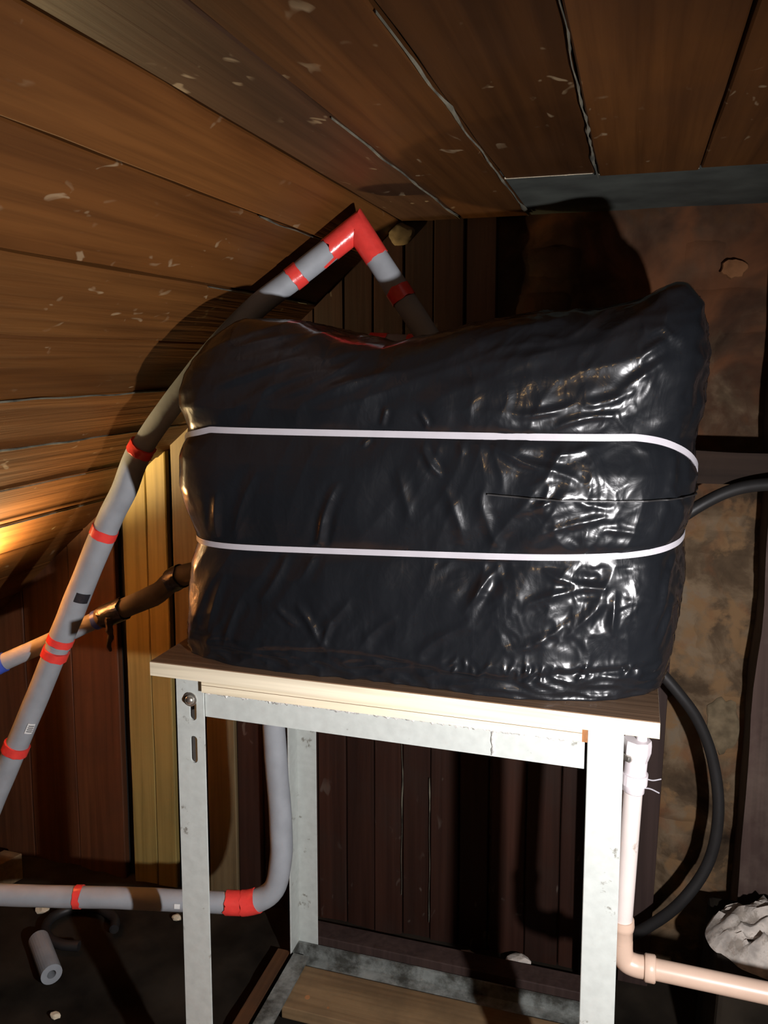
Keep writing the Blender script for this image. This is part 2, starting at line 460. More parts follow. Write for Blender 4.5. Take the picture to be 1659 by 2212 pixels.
# flat ceiling: dark backing with separate boards
ceil = MB().box((CREASE - 0.02, YN, CZ + 0.03), (XR, 2.1, CZ + 0.06)).build('ceiling', M['felt'])
tag(ceil, 'flat attic ceiling of wide brown boards with cobwebby joints', 'ceiling', kind='structure')
cx_edges = [CREASE, -0.388, -0.2345, -0.0746, 0.0908, 0.255, 0.42, 0.585, 0.75, 0.915, 1.08, XR]
for i, (a, b) in enumerate(zip(cx_edges[:-1], cx_edges[1:])):
    yend = WY + 0.02 if i < 1 else (1.875 if i == 1 else 1.50 + 0.012 * (i % 2))
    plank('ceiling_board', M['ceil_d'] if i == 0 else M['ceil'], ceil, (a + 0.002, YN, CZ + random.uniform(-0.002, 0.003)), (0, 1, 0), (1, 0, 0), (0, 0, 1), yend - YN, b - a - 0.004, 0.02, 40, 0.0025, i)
MB().box((-0.2345, 1.46, CZ + .006), (XR, 1.93, CZ + .03)).build('felt_strip', M['felt'], ceil)['label'] = 'grey-green felt exposed past the broken boards'
# jagged splintered ends of the broken boards
for i in range(2, 8):
    a, b = cx_edges[i], cx_edges[i + 1]
    mb = MB(); x = a + 0.003
    while x < b - 0.008:
        w = random.uniform(0.003, 0.009); l = random.uniform(0.002, 0.02) * random.random() + 0.002
        yb = 1.50 + 0.012 * (i % 2)
        mb.hexa([(x, yb - .004, CZ), (x + w, yb - .004, CZ), (x + w * .6, yb + l, CZ + .004), (x + w * .4, yb + l, CZ + .004),
                 (x, yb - .004, CZ + .01), (x + w, yb - .004, CZ + .01), (x + w * .6, yb + l, CZ + .009), (x + w * .4, yb + l, CZ + .009)])
        x += w * 0.95
    mb.build('splintered_edge', M['shard'], ceil)['kind'] = 'stuff'
# pale filler and cobweb in the joints
def seam(parent, fn, t0, t1, w, n=60, seed=0):
    V, Fc = [], []
    for i in range(n + 1):
        t = t0 + (t1 - t0) * i / n
        a = max(0.0004, 0.8 * w * (0.12 + 1.7 * noise.noise(Vector((t * 7, seed, 0))) + 0.5 * noise.noise(Vector((t * 31, seed, 2)))))
        off = 0.004 * noise.noise(Vector((t * 9, seed, 5)))
        p, wd, nn = fn(t)
        for s, h in ((-a, 0.0), (-a * .4, 0.003), (a * .4, 0.003), (a, 0.0)):
            V.append(p + wd * (s + off) + nn * (h + 0.0012))
    for i in range(n):
        for k in range(3):
            Fc.append((i * 4 + k, i * 4 + k + 1, i * 4 + 5 + k, i * 4 + 4 + k))
        Fc.append((i * 4 + 3, i * 4, i * 4 + 4, i * 4 + 7))
    return mk('joint_filler', V, Fc, M['filler'], parent, True)
for x, t0, t1, w, s in ((-0.388, 1.05, 1.86, 0.006, 1), (-0.2345, 0.75, 1.86, 0.007, 2), (-0.0746, 0.55, 1.52, 0.008, 3)):
    seam(ceil, lambda t, x=x: (np.array([x, t, CZ]), np.array([1.0, 0, 0]), np.array([0, 0, -1.0])), t0, t1, w, 70, s)

# roof slope on the left
Ls = 2.75
b0 = SP0 - SN * 0.03
mb = MB()
mb.hexa([b0 + [0, YN, 0], b0 + [0, 2.1, 0], b0 + SD * Ls + [0, 2.1, 0], b0 + SD * Ls + [0, YN, 0]] +
        [q - SN * 0.03 for q in (b0 + [0, YN, 0], b0 + [0, 2.1, 0], b0 + SD * Ls + [0, 2.1, 0], b0 + SD * Ls + [0, YN, 0])])
wl = mb.build('wall_left', M['back'])
tag(wl, 'sloping roof lining of long orange-brown boards', 'wall', kind='structure')
s_edges = [0.0, 0.115, 0.28, 0.43, 0.58, 0.725, 0.87, 1.03, 1.18, 1.33, 1.48, 1.63, 1.78, 1.93, 2.08, 2.23, 2.38, 2.53, 2.64]
for i, (a, b) in enumerate(zip(s_edges[:-1], s_edges[1:])):
    plank('roof_board', M['slope'], wl, SP0 + SD * (a + 0.0015) + np.array([0, YN, 0]) + SN * random.uniform(-0.002, 0.002), (0, 1, 0), SD, -SN, WY + 0.02 - YN, b - a - 0.003, 0.02, 40, 0.002, i + 30)
for s_, t0, t1, w, sd in ((0.115, 1.3, 1.86, 0.004, 11), (0.28, 1.35, 1.86, 0.004, 12), (0.58, 0.9, 1.8, 0.0025, 14), (0.725, 0.9, 1.8, 0.004, 15), (0.87, 1.1, 1.85, 0.004, 16), (1.03, 1.2, 1.85, 0.003, 17)):
    seam(wl, lambda t, s_=s_: (SP0 + SD * s_ + np.array([0, t, 0]), SD, SN), t0, t1, w, 50, sd)

# back wall of upright boards
wb = MB().add([(FLOOR_X0, WY + .03, -.06), (.01, WY + .03, -.06), (.01, WY + .03, 1.0), (-.3, WY + .03, 1.0), (-.3, WY + .03, CZ + .03), (CREASE, WY + .03, CZ + .03),
               (FLOOR_X0, WY + .06, -.06), (.01, WY + .06, -.06), (.01, WY + .06, 1.0), (-.3, WY + .06, 1.0), (-.3, WY + .06, CZ + .03), (CREASE, WY + .06, CZ + .03)],
              [(0, 1, 2, 3, 4, 5), (6, 11, 10, 9, 8, 7)] + [(k, k + 6, (k + 1) % 6 + 6, (k + 1) % 6) for k in range(6)]).build('wall_back', M['back'])
tag(wb, 'gable wall of narrow upright brown and yellow boards', 'wall', kind='structure')
bx = [-2.4, -2.25, -2.10, -1.95, -1.79, -1.635, -1.478, -1.326, None, -1.298, -1.222, -1.160, None, -1.145, -1.06, -0.975, -0.90, -0.82, -0.745, -0.669, -0.595, -0.521, -0.45, -0.378, -0.305, None, -0.301, -0.215, -0.135, -0.06, 0.012]
for i in range(len(bx) - 1):
    a, b = bx[i], bx[i + 1]
    if a is None or b is None: continue
    m_ = M['wall_y'] if -1.30 <= a < -1.17 else M['wall_d'] if -1.16 < a < -0.98 else M['wall_o'] if a < -1.3 else M['wall']
    top = 0.98 if a > -0.304 else None
    ya = WY + random.uniform(-0.002, 0.003) - (0.006 if -1.30 <= a < -0.98 else 0)
    zt = (lambda x: (top if top else slope_z(x) + 0.004))
    z0 = -0.04
    plank('wall_board', m_, wb, (a + 0.0012, ya, 0), (0, 0, 1), (1, 0, 0), (0, 1, 0), 1.0, b - a - 0.0024, 0.02, 18, 0.0012, i + 60,
          trim=lambda v, zt=zt, z0=z0: np.array([v[0], v[1], z0 + (zt(v[0]) - z0) * v[2]]))

for x, t0, t1, sd in ((-0.521, .08, .55, 41), (-0.45, .02, .4, 42)):
    seam(wb, lambda t, x=x: (np.array([x, WY - .002, t]), np.array([1.0, 0, 0]), np.array([0, -1.0, 0])), t0, t1, .003, 40, sd)


def splat(parent, u, v, y, r, mat, sq=1.0, name='plaster_patch', th=.01):
    c = pY(u, v, y); V = [c + [0, -th, 0]]; Fc = []; n = 22
    for ring, (k, h) in enumerate(((.55, th), (.9, th * .7), (1.0, -.004))):
        for i in range(n):
            t = 2 * math.pi * i / n
            d = r * k * (1 + .45 * noise.noise(Vector((math.cos(t) * 1.6 + u, math.sin(t) * 1.6 + v, 0))))
            V.append(c + [math.cos(t) * d, -h, math.sin(t) * d * sq])
    for i in range(n):
        j = (i + 1) % n
        Fc.append((0, 1 + i, 1 + j))
        for ring in range(2): Fc.append((1 + ring * n + i, 1 + (ring + 1) * n + i, 1 + (ring + 1) * n + j, 1 + ring * n + j))
    return mk(name, V, Fc, mat, parent, True)


splat(wb, 866, 505, WY - .004, .032, M['patch2'], .75, th=.014)['label'] = 'pale plaster lump in the corner under the ceiling'
# old stone wall to the right, with proud stones
def stone_y(x, z): return 1.905 + 0.012 * noise.noise(Vector((x * 7, z * 7, 5))) + 0.006 * noise.noise(Vector((x * 19, z * 19, 1)))
nx, nz = 110, 120
V, Fc = [], []
for j in range(nz + 1):
    for i in range(nx + 1):
        x = -0.32 + (XR + .02 + 0.32) * i / nx; z = -0.08 + (CZ + 0.11) * j / nz
        V.append((x, stone_y(x, z), z))
for j in range(nz):
    for i in range(nx):
        a = j * (nx + 1) + i; Fc.append((a, a + 1, a + nx + 2, a + nx + 1))
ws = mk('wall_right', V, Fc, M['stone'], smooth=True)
tag(ws, 'old brown stone wall with flaking tan plaster', 'wall', kind='structure')
z = 0.0; row = 0
while z < 1.68:
    h = random.uniform(0.075, 0.13)
    x = -0.31 + random.uniform(0, .05)
    while x < 0.75:
        w = random.uniform(0.10, 0.21)
        if not (x < -0.12 and z < 0.95) and random.random() < 0.85 and not (x + w > -0.3 and x < 0.06 and 0.95 < z < 1.4):
            V, Fc = [], []
            n1, n2 = 7, 5
            sd = random.random() * 50
            for b in range(n2 + 1):
                for a in range(n1 + 1):
                    s, t = a / n1 * 2 - 1, b / n2 * 2 - 1
                    k = max(0, 1 - abs(s) ** 5) * max(0, 1 - abs(t) ** 5)
                    xx = x + w / 2 + s * (w / 2 - .006) * (1 - 0.08 * t * t) + .006 * noise.noise(Vector((s * 2 + sd, t * 2, 0)))
                    zz = z + h / 2 + t * (h / 2 - .005) * (1 - 0.1 * s * s) + .005 * noise.noise(Vector((s * 2, t * 2 + sd, 4)))
                    V.append((xx, stone_y(xx, zz) + 0.006 - k * (0.011 + .005 * noise.noise(Vector((s * 1.7 + sd, t * 1.7, 8)))), zz))
            for b in range(n2):
                for a in range(n1):
                    q = b * (n1 + 1) + a; Fc.append((q, q + 1, q + n1 + 2, q + n1 + 1))
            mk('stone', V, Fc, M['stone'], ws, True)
        x += w + 0.004
    z += h + 0.004

for u, v, r, sq, m_ in ((1585, 580, .026, .8, 'patch'), (1562, 1570, .034, 2.0, 'patch2')):
    splat(ws, u, v, 1.894, r, M[m_], sq, th=.003)
# closing walls out of view
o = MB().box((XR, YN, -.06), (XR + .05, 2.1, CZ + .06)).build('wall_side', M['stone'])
tag(o, 'plain stone wall beyond the right edge', 'wall', kind='structure')
o = MB().add([(FLOOR_X0, YN, -.06), (XR, YN, -.06), (XR, YN, CZ + .03), (CREASE, YN, CZ + .03), (FLOOR_X0, YN - .05, -.06), (XR, YN - .05, -.06), (XR, YN - .05, CZ + .03), (CREASE, YN - .05, CZ + .03)],
             [(0, 1, 2, 3), (4, 7, 6, 5), (0, 4, 5, 1), (1, 5, 6, 2), (2, 6, 7, 3), (3, 7, 4, 0)]).build('wall_front', M['wall_o'])
tag(o, 'board wall behind the viewer', 'wall', kind='structure')

# dark upright board, post and cross beam against the stone wall
o = MB().hexa([(0.005, 1.86, -.02), (0.072, 1.86, -.02), (0.072, 1.885, -.02), (0.005, 1.885, -.02), (0.03, 1.86, 0.95), (0.098, 1.86, 0.95), (0.098, 1.885, 0.95), (0.03, 1.885, 0.95)]).build('upright_board', M['post'], bevel=0.002)
tag(o, 'dark brown upright board standing against the stone wall behind the white pipe', 'board')
mb = MB()
V, Fc = [], []
for i in range(31):
    t = i / 30; zz = -0.03 + (CZ + .05) * t
    j = lambda k: 0.008 * noise.noise(Vector((zz * 5, k, 3)))
    lx = 0.235 + 0.03 * min(1, zz / 1.0)
    V += [(lx + j(1), 1.80 + j(2), zz), (0.42 + j(3), 1.80 + j(4), zz), (0.42, 1.91, zz), (lx + j(1), 1.91, zz)]
for i in range(30):
    for k in range(4): Fc.append((i * 4 + k, i * 4 + (k + 1) % 4, i * 4 + 4 + (k + 1) % 4, i * 4 + 4 + k))
Fc += [(3, 2, 1, 0), (120, 121, 122, 123)]
o = mk('timber_post', V, Fc, M['postw'])
tag(o, 'thick dark timber post smeared with plaster against the stone wall', 'post')
V = []
for i in range(25):
    x = 0.10 + 0.6 * i / 24
    j = lambda k: 0.006 * noise.noise(Vector((x * 6, k, 9)))
    V += [(x, 1.758 + j(1), 1.172 + j(2)), (x, 1.758 + j(3), 1.236 + j(4)), (x, 1.788, 1.236 + j(4)), (x, 1.788, 1.172 + j(2))]
Fc = []
for i in range(24):
    for k in range(4): Fc.append((i * 4 + k, i * 4 + (k + 1) % 4, i * 4 + 4 + (k + 1) % 4, i * 4 + 4 + k))
Fc += [(3, 2, 1, 0), (96, 97, 98, 99)]
o = mk('cross_beam', V, Fc, M['beam'])
tag(o, 'blackened horizontal timber rail across the post and the stone wall', 'beam')

# ------------------------------------------------------------------ steel stand
PLY_Z1, PLY_Z0 = 0.903, 0.878
X0, X1 = -0.743, 0.001
YF, YR = 1.215, 1.735
LG, TH = 0.052, 0.004
stand = thing('steel_stand', ((X0 + X1) / 2, (YF + YR) / 2, -0.03), 'pale grey painted angle-iron stand carrying the plywood and the wrapped tank', 'stand')


def slotted_plate(x0, x1, z0, z1, cx, slots, w, y, th):
    """upright plate in XZ, cut along its slots into two halves that meet between them"""
    V, Fc = [], []
    for sg in (-1, 1):
        xe = x0 if sg < 0 else x1
        P = [(xe, z0), (cx, z0)]
        for a, b in slots:
            r = w / 2
            P += [(cx + sg * r * math.sin(k * math.pi / 16), a + r - r * math.cos(k * math.pi / 16)) for k in range(9)]
            P += [(cx + sg * r * math.cos(k * math.pi / 16), b - r + r * math.sin(k * math.pi / 16)) for k in range(9)]
        P += [(cx, z1), (xe, z1)]
        n = len(P); o = len(V)
        V += [(px, y, pz) for px, pz in P] + [(px, y + th, pz) for px, pz in P]
        Fc += [tuple(o + k for k in range(n)), tuple(o + n + k for k in range(n - 1, -1, -1))]
        Fc += [(o + k, o + (k + 1) % n, o + n + (k + 1) % n, o + n + k) for k in range(n)]
    return V, Fc


# slots of the front left leg, from the photograph
def fz(u, v): q = pY(u, v, YF); return q[0], q[2]
sx1, sz1 = fz(416, 1533); sx2, sz2 = fz(421, 1620)
s1a, s1b = fz(418, 1556)[1], fz(414, 1498)[1]
s2a, s2b = fz(421, 1648)[1], fz(420, 1590)[1]
V, Fc = slotted_plate(X0, X0 + LG, -.03, PLY_Z0 - .001, (sx1 + sx2) / 2, ((s2a, s2b), (s1a, s1b)), 0.0135, YF, TH)
leg = MB().add(V, Fc).build('leg', M['steel'], stand)
MB().box((X0, YF + TH, -.03), (X0 + TH, YF + LG, PLY_Z0 - .001)).build('side_flange', M['steel_k'], leg)['label'] = 'inner flange of the slotted leg, coloured dark as shade behind the slots'
bx_, bz_ = fz(412, 1510)
mb = MB().tube([(bx_, YF + .008, bz_), (bx_, YF - .002, bz_), (bx_, YF - .0025, bz_)], [0.0125, 0.0125, 0.0115], 20)
w1 = mb.build('washer', M['bolt'], leg, True)
w1['label'] = 'worn zinc washer on the slotted leg'
mb = MB().tube([(bx_ + .001, YF - .002, bz_), (bx_ + .001, YF - .007, bz_), (bx_ + .001, YF - .0095, bz_), (bx_ + .001, YF - .011, bz_)], [0.0085, 0.008, 0.0055, 0.001], 16)
mb.build('bolt', M['bolt'], leg, True)
for sx, sy in ((1, 0), (0, 1), (1, 1)):
    xa = X1 - LG if sx else X0; xb = X1 if sx else X0 + LG
    ya = YR - TH if sy else YF; yb = YR if sy else YF + TH
    mb = MB().box((xa, ya, -.03), (xb, yb, PLY_Z0 - .001))
    xs = X1 - TH if sx else X0
    if sy: mb.box((xs, YR - LG, -.03), (xs + TH, YR - TH, PLY_Z0 - .001))
    else: mb.box((xs, YF + TH, -.03), (xs + TH, YF + LG, PLY_Z0 - .001))
    mb.build('leg', M['steel'], stand, bevel=0.001, seg=1)
# upper rails
RZ0, RZ1 = 0.808, 0.856
rail = MB().box((X0 + LG + .001, YF + .004, RZ0), (X1 - LG - .004, YF + .009, RZ1)).box((X0 + LG + .001, YF + .009, RZ1 - TH), (X1 - LG - .004, YF + .045, RZ1)).build('rail', M['steel'], stand)
V, Fc = tube([(X0 + LG + .003 + k * 0.0035, YF + .0045 + .0006 * random.random(), RZ1 - .002 - .005 * random.random()) for k in range(175)], [0.0022 + .0016 * random.random() for _ in range(175)], 6)
o = mk('weld_bead', V, Fc, M['steel_w'], rail, True)
wx, _, wz = pY(1065, 1600, YF)
V, Fc = tube([(wx + .001 * random.uniform(-1, 1), YF + .004, RZ0 + .002 + k * .0046) for k in range(10)], [0.0022 + .0012 * random.random() for _ in range(10)], 8)
mk('weld_seam', V, Fc, M['steel_w'], rail, True)
MB().box((X0 + LG, YR - .009, RZ0), (X1 - LG, YR - .004, RZ1)).box((X0 + LG, YR - .045, RZ1 - TH), (X1 - LG, YR - .009, RZ1)).build('rail', M['steel'], stand)
for xs, xi in ((X0 + TH, X0 + LG - .004), (X1 - TH * 2, X1 - LG + .004)):
    MB().box((xs, YF + LG, RZ0), (xs + TH, YR - LG, RZ1)).box((min(xs, xi), YF + LG, RZ1 - TH), (max(xs + TH, xi), YR - LG, RZ1)).build('rail', M['steel'], stand)
# lower rails
LZ0, LZ1 = -0.022, 0.014
MB().box((X0 + TH, YR - .012, LZ0), (X1 - TH, YR - .007, LZ1)).box((X0 + TH, YR - .05, LZ0), (X1 - TH, YR - .012, LZ0 + TH)).build('lower_rail', M['steel_d'], stand)
MB().box((X0 + TH, YF + TH, LZ0), (X1 - TH, YF + TH * 2, LZ1)).build('lower_rail', M['steel_d'], stand)
for xs in (X0 + TH, X1 - 2 * TH):
    s = 1 if xs < -0.4 else -1
    xa, xb = (xs, xs + .045) if s > 0 else (xs + TH - .045, xs + TH)
    MB().box((xs, YF + LG, LZ0), (xs + TH, YR - .012, LZ1)).box((xa, YF + LG, LZ1 - TH), (xb, YR - .05, LZ1)).build('lower_rail', M['steel_d'], stand)

# plywood on top
PX0, PX1, PYF, PYR = -0.784, 0.050, 1.20, 1.745
ply = thing('plywood_sheet', ((PX0 + PX1) / 2, (PYF + PYR) / 2, PLY_Z0), 'brown-faced plywood sheet with pale cut edges on top of the steel stand', 'board')
MB().box((PX0, PYF, PLY_Z0), (PX1, PYR, PLY_Z1 - .0015)).build('core', M['ply'], ply)['label'] = 'pale cut plywood edge'
MB().box((PX0 + .0003, PYF + .0006, PLY_Z1 - .0015), (PX1 - .0003, PYR - .0003, PLY_Z1)).build('face_veneer', M['plyface'], ply)['label'] = 'brown coated top face'
LX0, LX1 = X0 + LG + .002, pY(1258, 1580, PYF + .006)[0]
lay = thing('plywood_strip', ((LX0 + LX1) / 2, PYF + .25, RZ1), 'thick pale plywood packing layer under the plywood sheet, between the stand legs', 'board')
MB().box((LX0, PYF + .006, RZ1), (LX1, PYR - .06, PLY_Z0 - .001)).build('core', M['ply'], lay)
MB().box((LX0, PYF + .0055, RZ1 + .013), (LX1, PYF + .0061, RZ1 + .0138)).build('glue_line', M['plyline'], lay)
MB().box((LX1, PYF + .006, RZ1), (LX1 + .008, PYR - .06, PLY_Z0 - .001)).build('end_block', M['plyend'], lay)['label'] = 'orange stained end'

# ------------------------------------------------------------------ black-wrapped tank
def smooth(a, b, x):
    t = min(1, max(0, (x - a) / (b - a))); return t * t * (3 - 2 * t)
def interp(x, xs, ys): return float(np.interp(x, xs, ys))
TZ0 = PLY_Z1
def strap_hi(x, y):
    z = interp(x, (-.78, -.745, -.68, 0.0, .06), (1.262, 1.287, 1.302, 1.306, 1.30))
    return z - 0.06 * smooth(0.0, 0.1, x) * smooth(1.225, 1.44, y) + 0.02 * smooth(1.3, 1.5, y) * (1 - smooth(-.2, .05, x))
def strap_lo(x, y): return interp(x, (-.75, .06), (1.101, 1.131)) + 0.012 * smooth(1.22, 1.4, y)
CRX = [-0.78, -0.745, -0.65, -0.565, -0.475, -0.39, -0.33, -0.25, -0.15, -0.055, 0.01, 0.04, 0.10]
CRZ = [1.42, 1.470, 1.489, 1.484, 1.456, 1.443, 1.454, 1.475, 1.489, 1.493, 1.505, 1.512, 1.50]
def crest(x, y):
    z = interp(x, CRX, CRZ)
    z += 0.056 * math.exp(-((x - .085) / .05) ** 2 - ((y - 1.30) / .075) ** 2)
    z -= 0.05 * math.exp(-((x + .40) / .10) ** 2 - ((y - 1.60) / .07) ** 2)
    z -= 0.03 * smooth(1.5, 1.7, y)
    return z
XL = ([.9, .95, 1.0, 1.06, 1.10, 1.15, 1.2, 1.25, 1.30, 1.34, 1.40, 1.45, 1.5], [-.779, -.775, -.772, -.764, -.752, -.772, -.782, -.778, -.764, -.778, -.776, -.765, -.74])
XRr = ([.9, .95, 1.0, 1.06, 1.13, 1.17, 1.2, 1.25, 1.30, 1.36, 1.42, 1.48, 1.55], [.060, .072, .082, .088, .080, .090, .097, .099, .092, .104, .112, .112, .108])
YFr = ([.9, .95, 1.0, 1.06, 1.11, 1.16, 1.2, 1.25, 1.305, 1.34, 1.42, 1.5], [1.222, 1.216, 1.220, 1.222, 1.232, 1.222, 1.218, 1.220, 1.230, 1.222, 1.224, 1.224])


def section(th, z):
    """plan outline of the wrapped tank at height z; returns point and plan tangent-free normal"""
    xl, xr, yf = interp(z, *XL), interp(z, *XRr), interp(z, *YFr); yr = 1.705
    cx, cy = (xl + xr) / 2, (yf + yr) / 2
    a, b = (xr - xl) / 2, (yr - yf) / 2
    rad = 0.115 if math.cos(th) < 0 else 0.085
    rad += 0.03 * smooth(1.0, .9, z)
    c, s = math.cos(th), math.sin(th)
    # rounded rectangle by ray casting against a superellipse with radius-dependent exponent
    e = 5.5 - 1.7 * smooth(0.0, .75, c) * smooth(1.43, 1.35, z)
    k = (abs(c / a) ** e + abs(s / b) ** e) ** (-1 / e)
    return cx + c * k, cy + s * k


def ang(i, n):
    """parameter angles, denser towards the front"""
    return 2 * math.pi * i / n
A_, B_ = 0.43, 0.242
def theta_of(q):
    """walk the outline of the box at equal steps"""
    per = 4 * (A_ + B_); d = (q % 1.0) * per
    if d < 2 * A_: x, y = -A_ + d, -B_
    elif d < 2 * A_ + 2 * B_: x, y = A_, -B_ + d - 2 * A_
    elif d < 4 * A_ + 2 * B_: x, y = A_ - (d - 2 * A_ - 2 * B_), B_
    else: x, y = -A_, B_ - (d - 4 * A_ - 2 * B_)
    return math.atan2(y, x)


def crumple(p, front=1.0):
    x, y, z = p
    v = Vector((x, y, z))
    dh, dl = z - strap_hi(x, y), z - strap_lo(x, y)
    near = math.exp(-(dh / .012) ** 2) + math.exp(-(dl / .012) ** 2)
    damp = 1 - 0.92 * min(1, near)
    rgt = max(smooth(-.45, -.08, x), 0.6 * smooth(1.07, .97, z), 0.35 * smooth(-.68, -.74, x))
    d = 0.008 * noise.noise(v * 5.0) + 0.0035 * noise.noise(v * 12 + Vector((3, 1, 7)))
    # gathers leaning up and to the right between the straps
    g = x - 0.42 * z + 0.025 * noise.noise(v * 7)
    gat = abs(noise.noise(Vector((g * 17, y * 17, z * 3.2))))
    amp = 0.0055 * (math.exp(-(dh / .08) ** 2) + math.exp(-(dl / .09) ** 2)) + .0018
    d += amp * (0.35 - gat) * (0.85 + .5 * rgt)
    # slanting folds over the shoulder
    if z > 1.31:
        g2 = z * 1.0 - 0.33 * x + 0.015 * noise.noise(v * 9 + Vector((5, 5, 5)))
        d += 0.006 * (0.3 - abs(noise.noise(Vector((g2 * 26, x * 4, y * 4))))) * smooth(1.31, 1.38, z)
    # fine crinkles, mostly on the right half
    w = v + Vector((noise.noise(v * 16), noise.noise(v * 16 + Vector((9, 2, 4))), noise.noise(v * 16 + Vector((1, 7, 3))))) * 0.03
    fine = 0.07 + 0.7 * rgt + 0.9 * smooth(.05, .085, x)
    patchy = smooth(-.15, .3, noise.noise(v * 7 + Vector((4, 8, 2))))
    d += 0.0052 * fine * (0.3 - abs(noise.noise(Vector((w.x * 24, w.y * 24, w.z * 17)))))
    d += 0.0020 * fine * patchy * (0.3 - abs(noise.noise(w * 60)))
    if z > 1.42 and y > 1.30:
        d += 0.007 * (0.3 - abs(noise.noise(Vector((w.x * 22, w.y * 30, w.z * 22))))) * smooth(1.30, 1.36, y)
    # puckered hem on the plywood
    if z < 0.97:
        h = smooth(.97, .925, z)
        d += 0.004 * h * (0.3 - abs(noise.noise(Vector((x * 22 + z * 5, y * 22, z * 60))))) * 2
    return d * damp - 0.0

NC, NR, NS, NT = 660, 160, 50, 26
rows = []
ZS = 1.355
QF = A_ / (2 * (A_ + B_))
thetas = [theta_of(QF * (i / NC) / .56 if i / NC < .56 else QF + (1 - QF) * (i / NC - .56) / .44) for i in range(NC)]   # denser on the front
rings = []
for j in range(NR + 1):
    z = TZ0 + (ZS - TZ0) * j / NR
    rings.append([np.array([*section(t, z), z]) for t in thetas])
for j in range(1, NS + 1):                      # rounded shoulder
    ph = math.pi / 2 * j / NS
    ring = []
    for t in thetas:
        x, y = section(t, ZS + (0.12) * math.sin(ph))
        c, s = math.cos(t), math.sin(t)
        rr = 0.10 if s < 0 else 0.06
        ins = 1 - math.cos(ph)
        rx = 0.030 + 0.05 * smooth(.0, -.2, x)
        nx_ = -c / max(abs(c), abs(s) * 1.2, 1e-6)
        fx = smooth(0.25, 0.48, abs(x + .34)); fy = 1 - 0.0
        xx = x - math.copysign(1, x + .34) * rx * ins * fx
        yy = y + (1 if s < 0 else -1) * rr * ins * smooth(0.0, 0.2, abs(y - 1.46))
        zz = ZS + (crest(xx, yy) - ZS) * math.sin(ph)
        ring.append(np.array([xx, yy, zz]))
    rings.append(ring)
last = rings[-1]
pc = np.array([-0.40, 1.585])
for j in range(1, NT + 1):                      # lid towards the pipe
    k = 1 - j / (NT + 0.6)
    ring = []
    for q in last:
        xy = pc + (q[:2] - pc) * k
        ring.append(np.array([xy[0], xy[1], crest(xy[0], xy[1]) + 0.012 * math.sin(math.pi * (1 - k)) * (1 - smooth(0, .5, 1 - k))]))
    rings.append(ring)
nR = len(rings)
P = np.array(rings)                             # nR x NC x 3
du = np.roll(P, -1, 1) - np.roll(P, 1, 1)
dv = np.zeros_like(P); dv[1:-1] = P[2:] - P[:-2]; dv[0] = P[1] - P[0]; dv[-1] = P[-1] - P[-2]
Nn = np.cross(du, dv); Nn /= (np.linalg.norm(Nn, axis=2, keepdims=True) + 1e-12)
Q = P.copy()
for j in range(nR):
    for i in range(NC):
        Q[j, i] += Nn[j, i] * crumple(P[j, i])
# long tension folds seen on the front of the wrap: pixel ends, height (mm), half width (mm)
FOLDS = [(450, 835, 655, 765, 5, 6), (500, 880, 735, 795, 5, 7), (590, 850, 770, 770, 4, 6), (640, 880, 860, 800, 4, 7), (470, 760, 640, 715, 4, 6),
         (735, 1040, 690, 1190, 6, 6), (700, 1100, 645, 1260, 5, 7), (560, 1010, 495, 1165, 4, 8), (470, 1060, 455, 1170, 4, 6), (620, 1180, 560, 1300, 5, 7),
         (780, 965, 800, 930, 5, 4), (835, 880, 822, 920, 5, 4), (905, 890, 925, 925, 5, 4), (912, 960, 955, 1030, 6, 5), (985, 930, 1000, 985, 4, 5), (890, 1130, 860, 1010, 4, 8),
         (1000, 1180, 960, 1050, 5, 8), (1080, 1190, 1040, 1060, 4, 7), (940, 1240, 1000, 1190, 4, 6), (1060, 960, 1180, 1020, 5, 6), (1110, 1000, 1260, 1045, 5, 6), (1180, 985, 1290, 960, 5, 6),
         (1130, 1110, 1220, 1075, 5, 5), (1150, 1160, 1330, 1120, 5, 6), (1240, 1080, 1330, 1100, 4, 5), (1290, 1150, 1400, 1170, 4, 5), (1190, 1040, 1170, 1110, 4, 5),
         (1110, 900, 1250, 870, 5, 5), (1190, 930, 1330, 900, 5, 5), (1260, 880, 1400, 830, 5, 6), (1330, 850, 1450, 770, 5, 6), (1380, 780, 1470, 720, 6, 6), (1430, 700, 1480, 735, 5, 4), (1100, 790, 1280, 740, 4, 8), (1000, 800, 1200, 760, 4, 9),
         (1312, 1280, 1130, 1312, 6, 6), (1312, 1280, 1170, 1235, 6, 6), (1330, 1285, 1322, 1390, 6, 6), (1312, 1310, 1210, 1395, 5, 7), (1250, 1330, 1090, 1410, 5, 7),
         (1085, 1220, 1020, 1310, 5, 7), (1000, 1330, 1060, 1240, 5, 7), (640, 1300, 700, 1400, 5, 6), (600, 1310, 650, 1350, 5, 5), (700, 1400, 720, 1340, 5, 5), (580, 1400, 640, 1430, 4, 5), (690, 1360, 760, 1290, 4, 7), (780, 1400, 860, 1330, 4, 7),
         (480, 1240, 440, 1370, 4, 7), (520, 1290, 480, 1400, 4, 6), (900, 1420, 1020, 1350, 4, 7), (880, 1432, 1180, 1462, -6, 5), (1150, 1460, 1420, 1478, -6, 5), (560, 1405, 900, 1440, -4, 5),
         (1452, 1060, 1492, 1130, 5, 4), (1440, 1330, 1470, 1230, 5, 4), (1425, 1440, 1462, 1340, 5, 4), (1410, 1400, 1445, 1290, 4, 4)]
for k in range(26):
    u = random.uniform(960, 1430); v0 = 1440 + (u - 960) * .085 + random.uniform(0, 18)
    FOLDS.append((u, v0, u + random.uniform(-14, 26), v0 - random.uniform(12, 30), random.uniform(2.5, 4.5), 3.2))
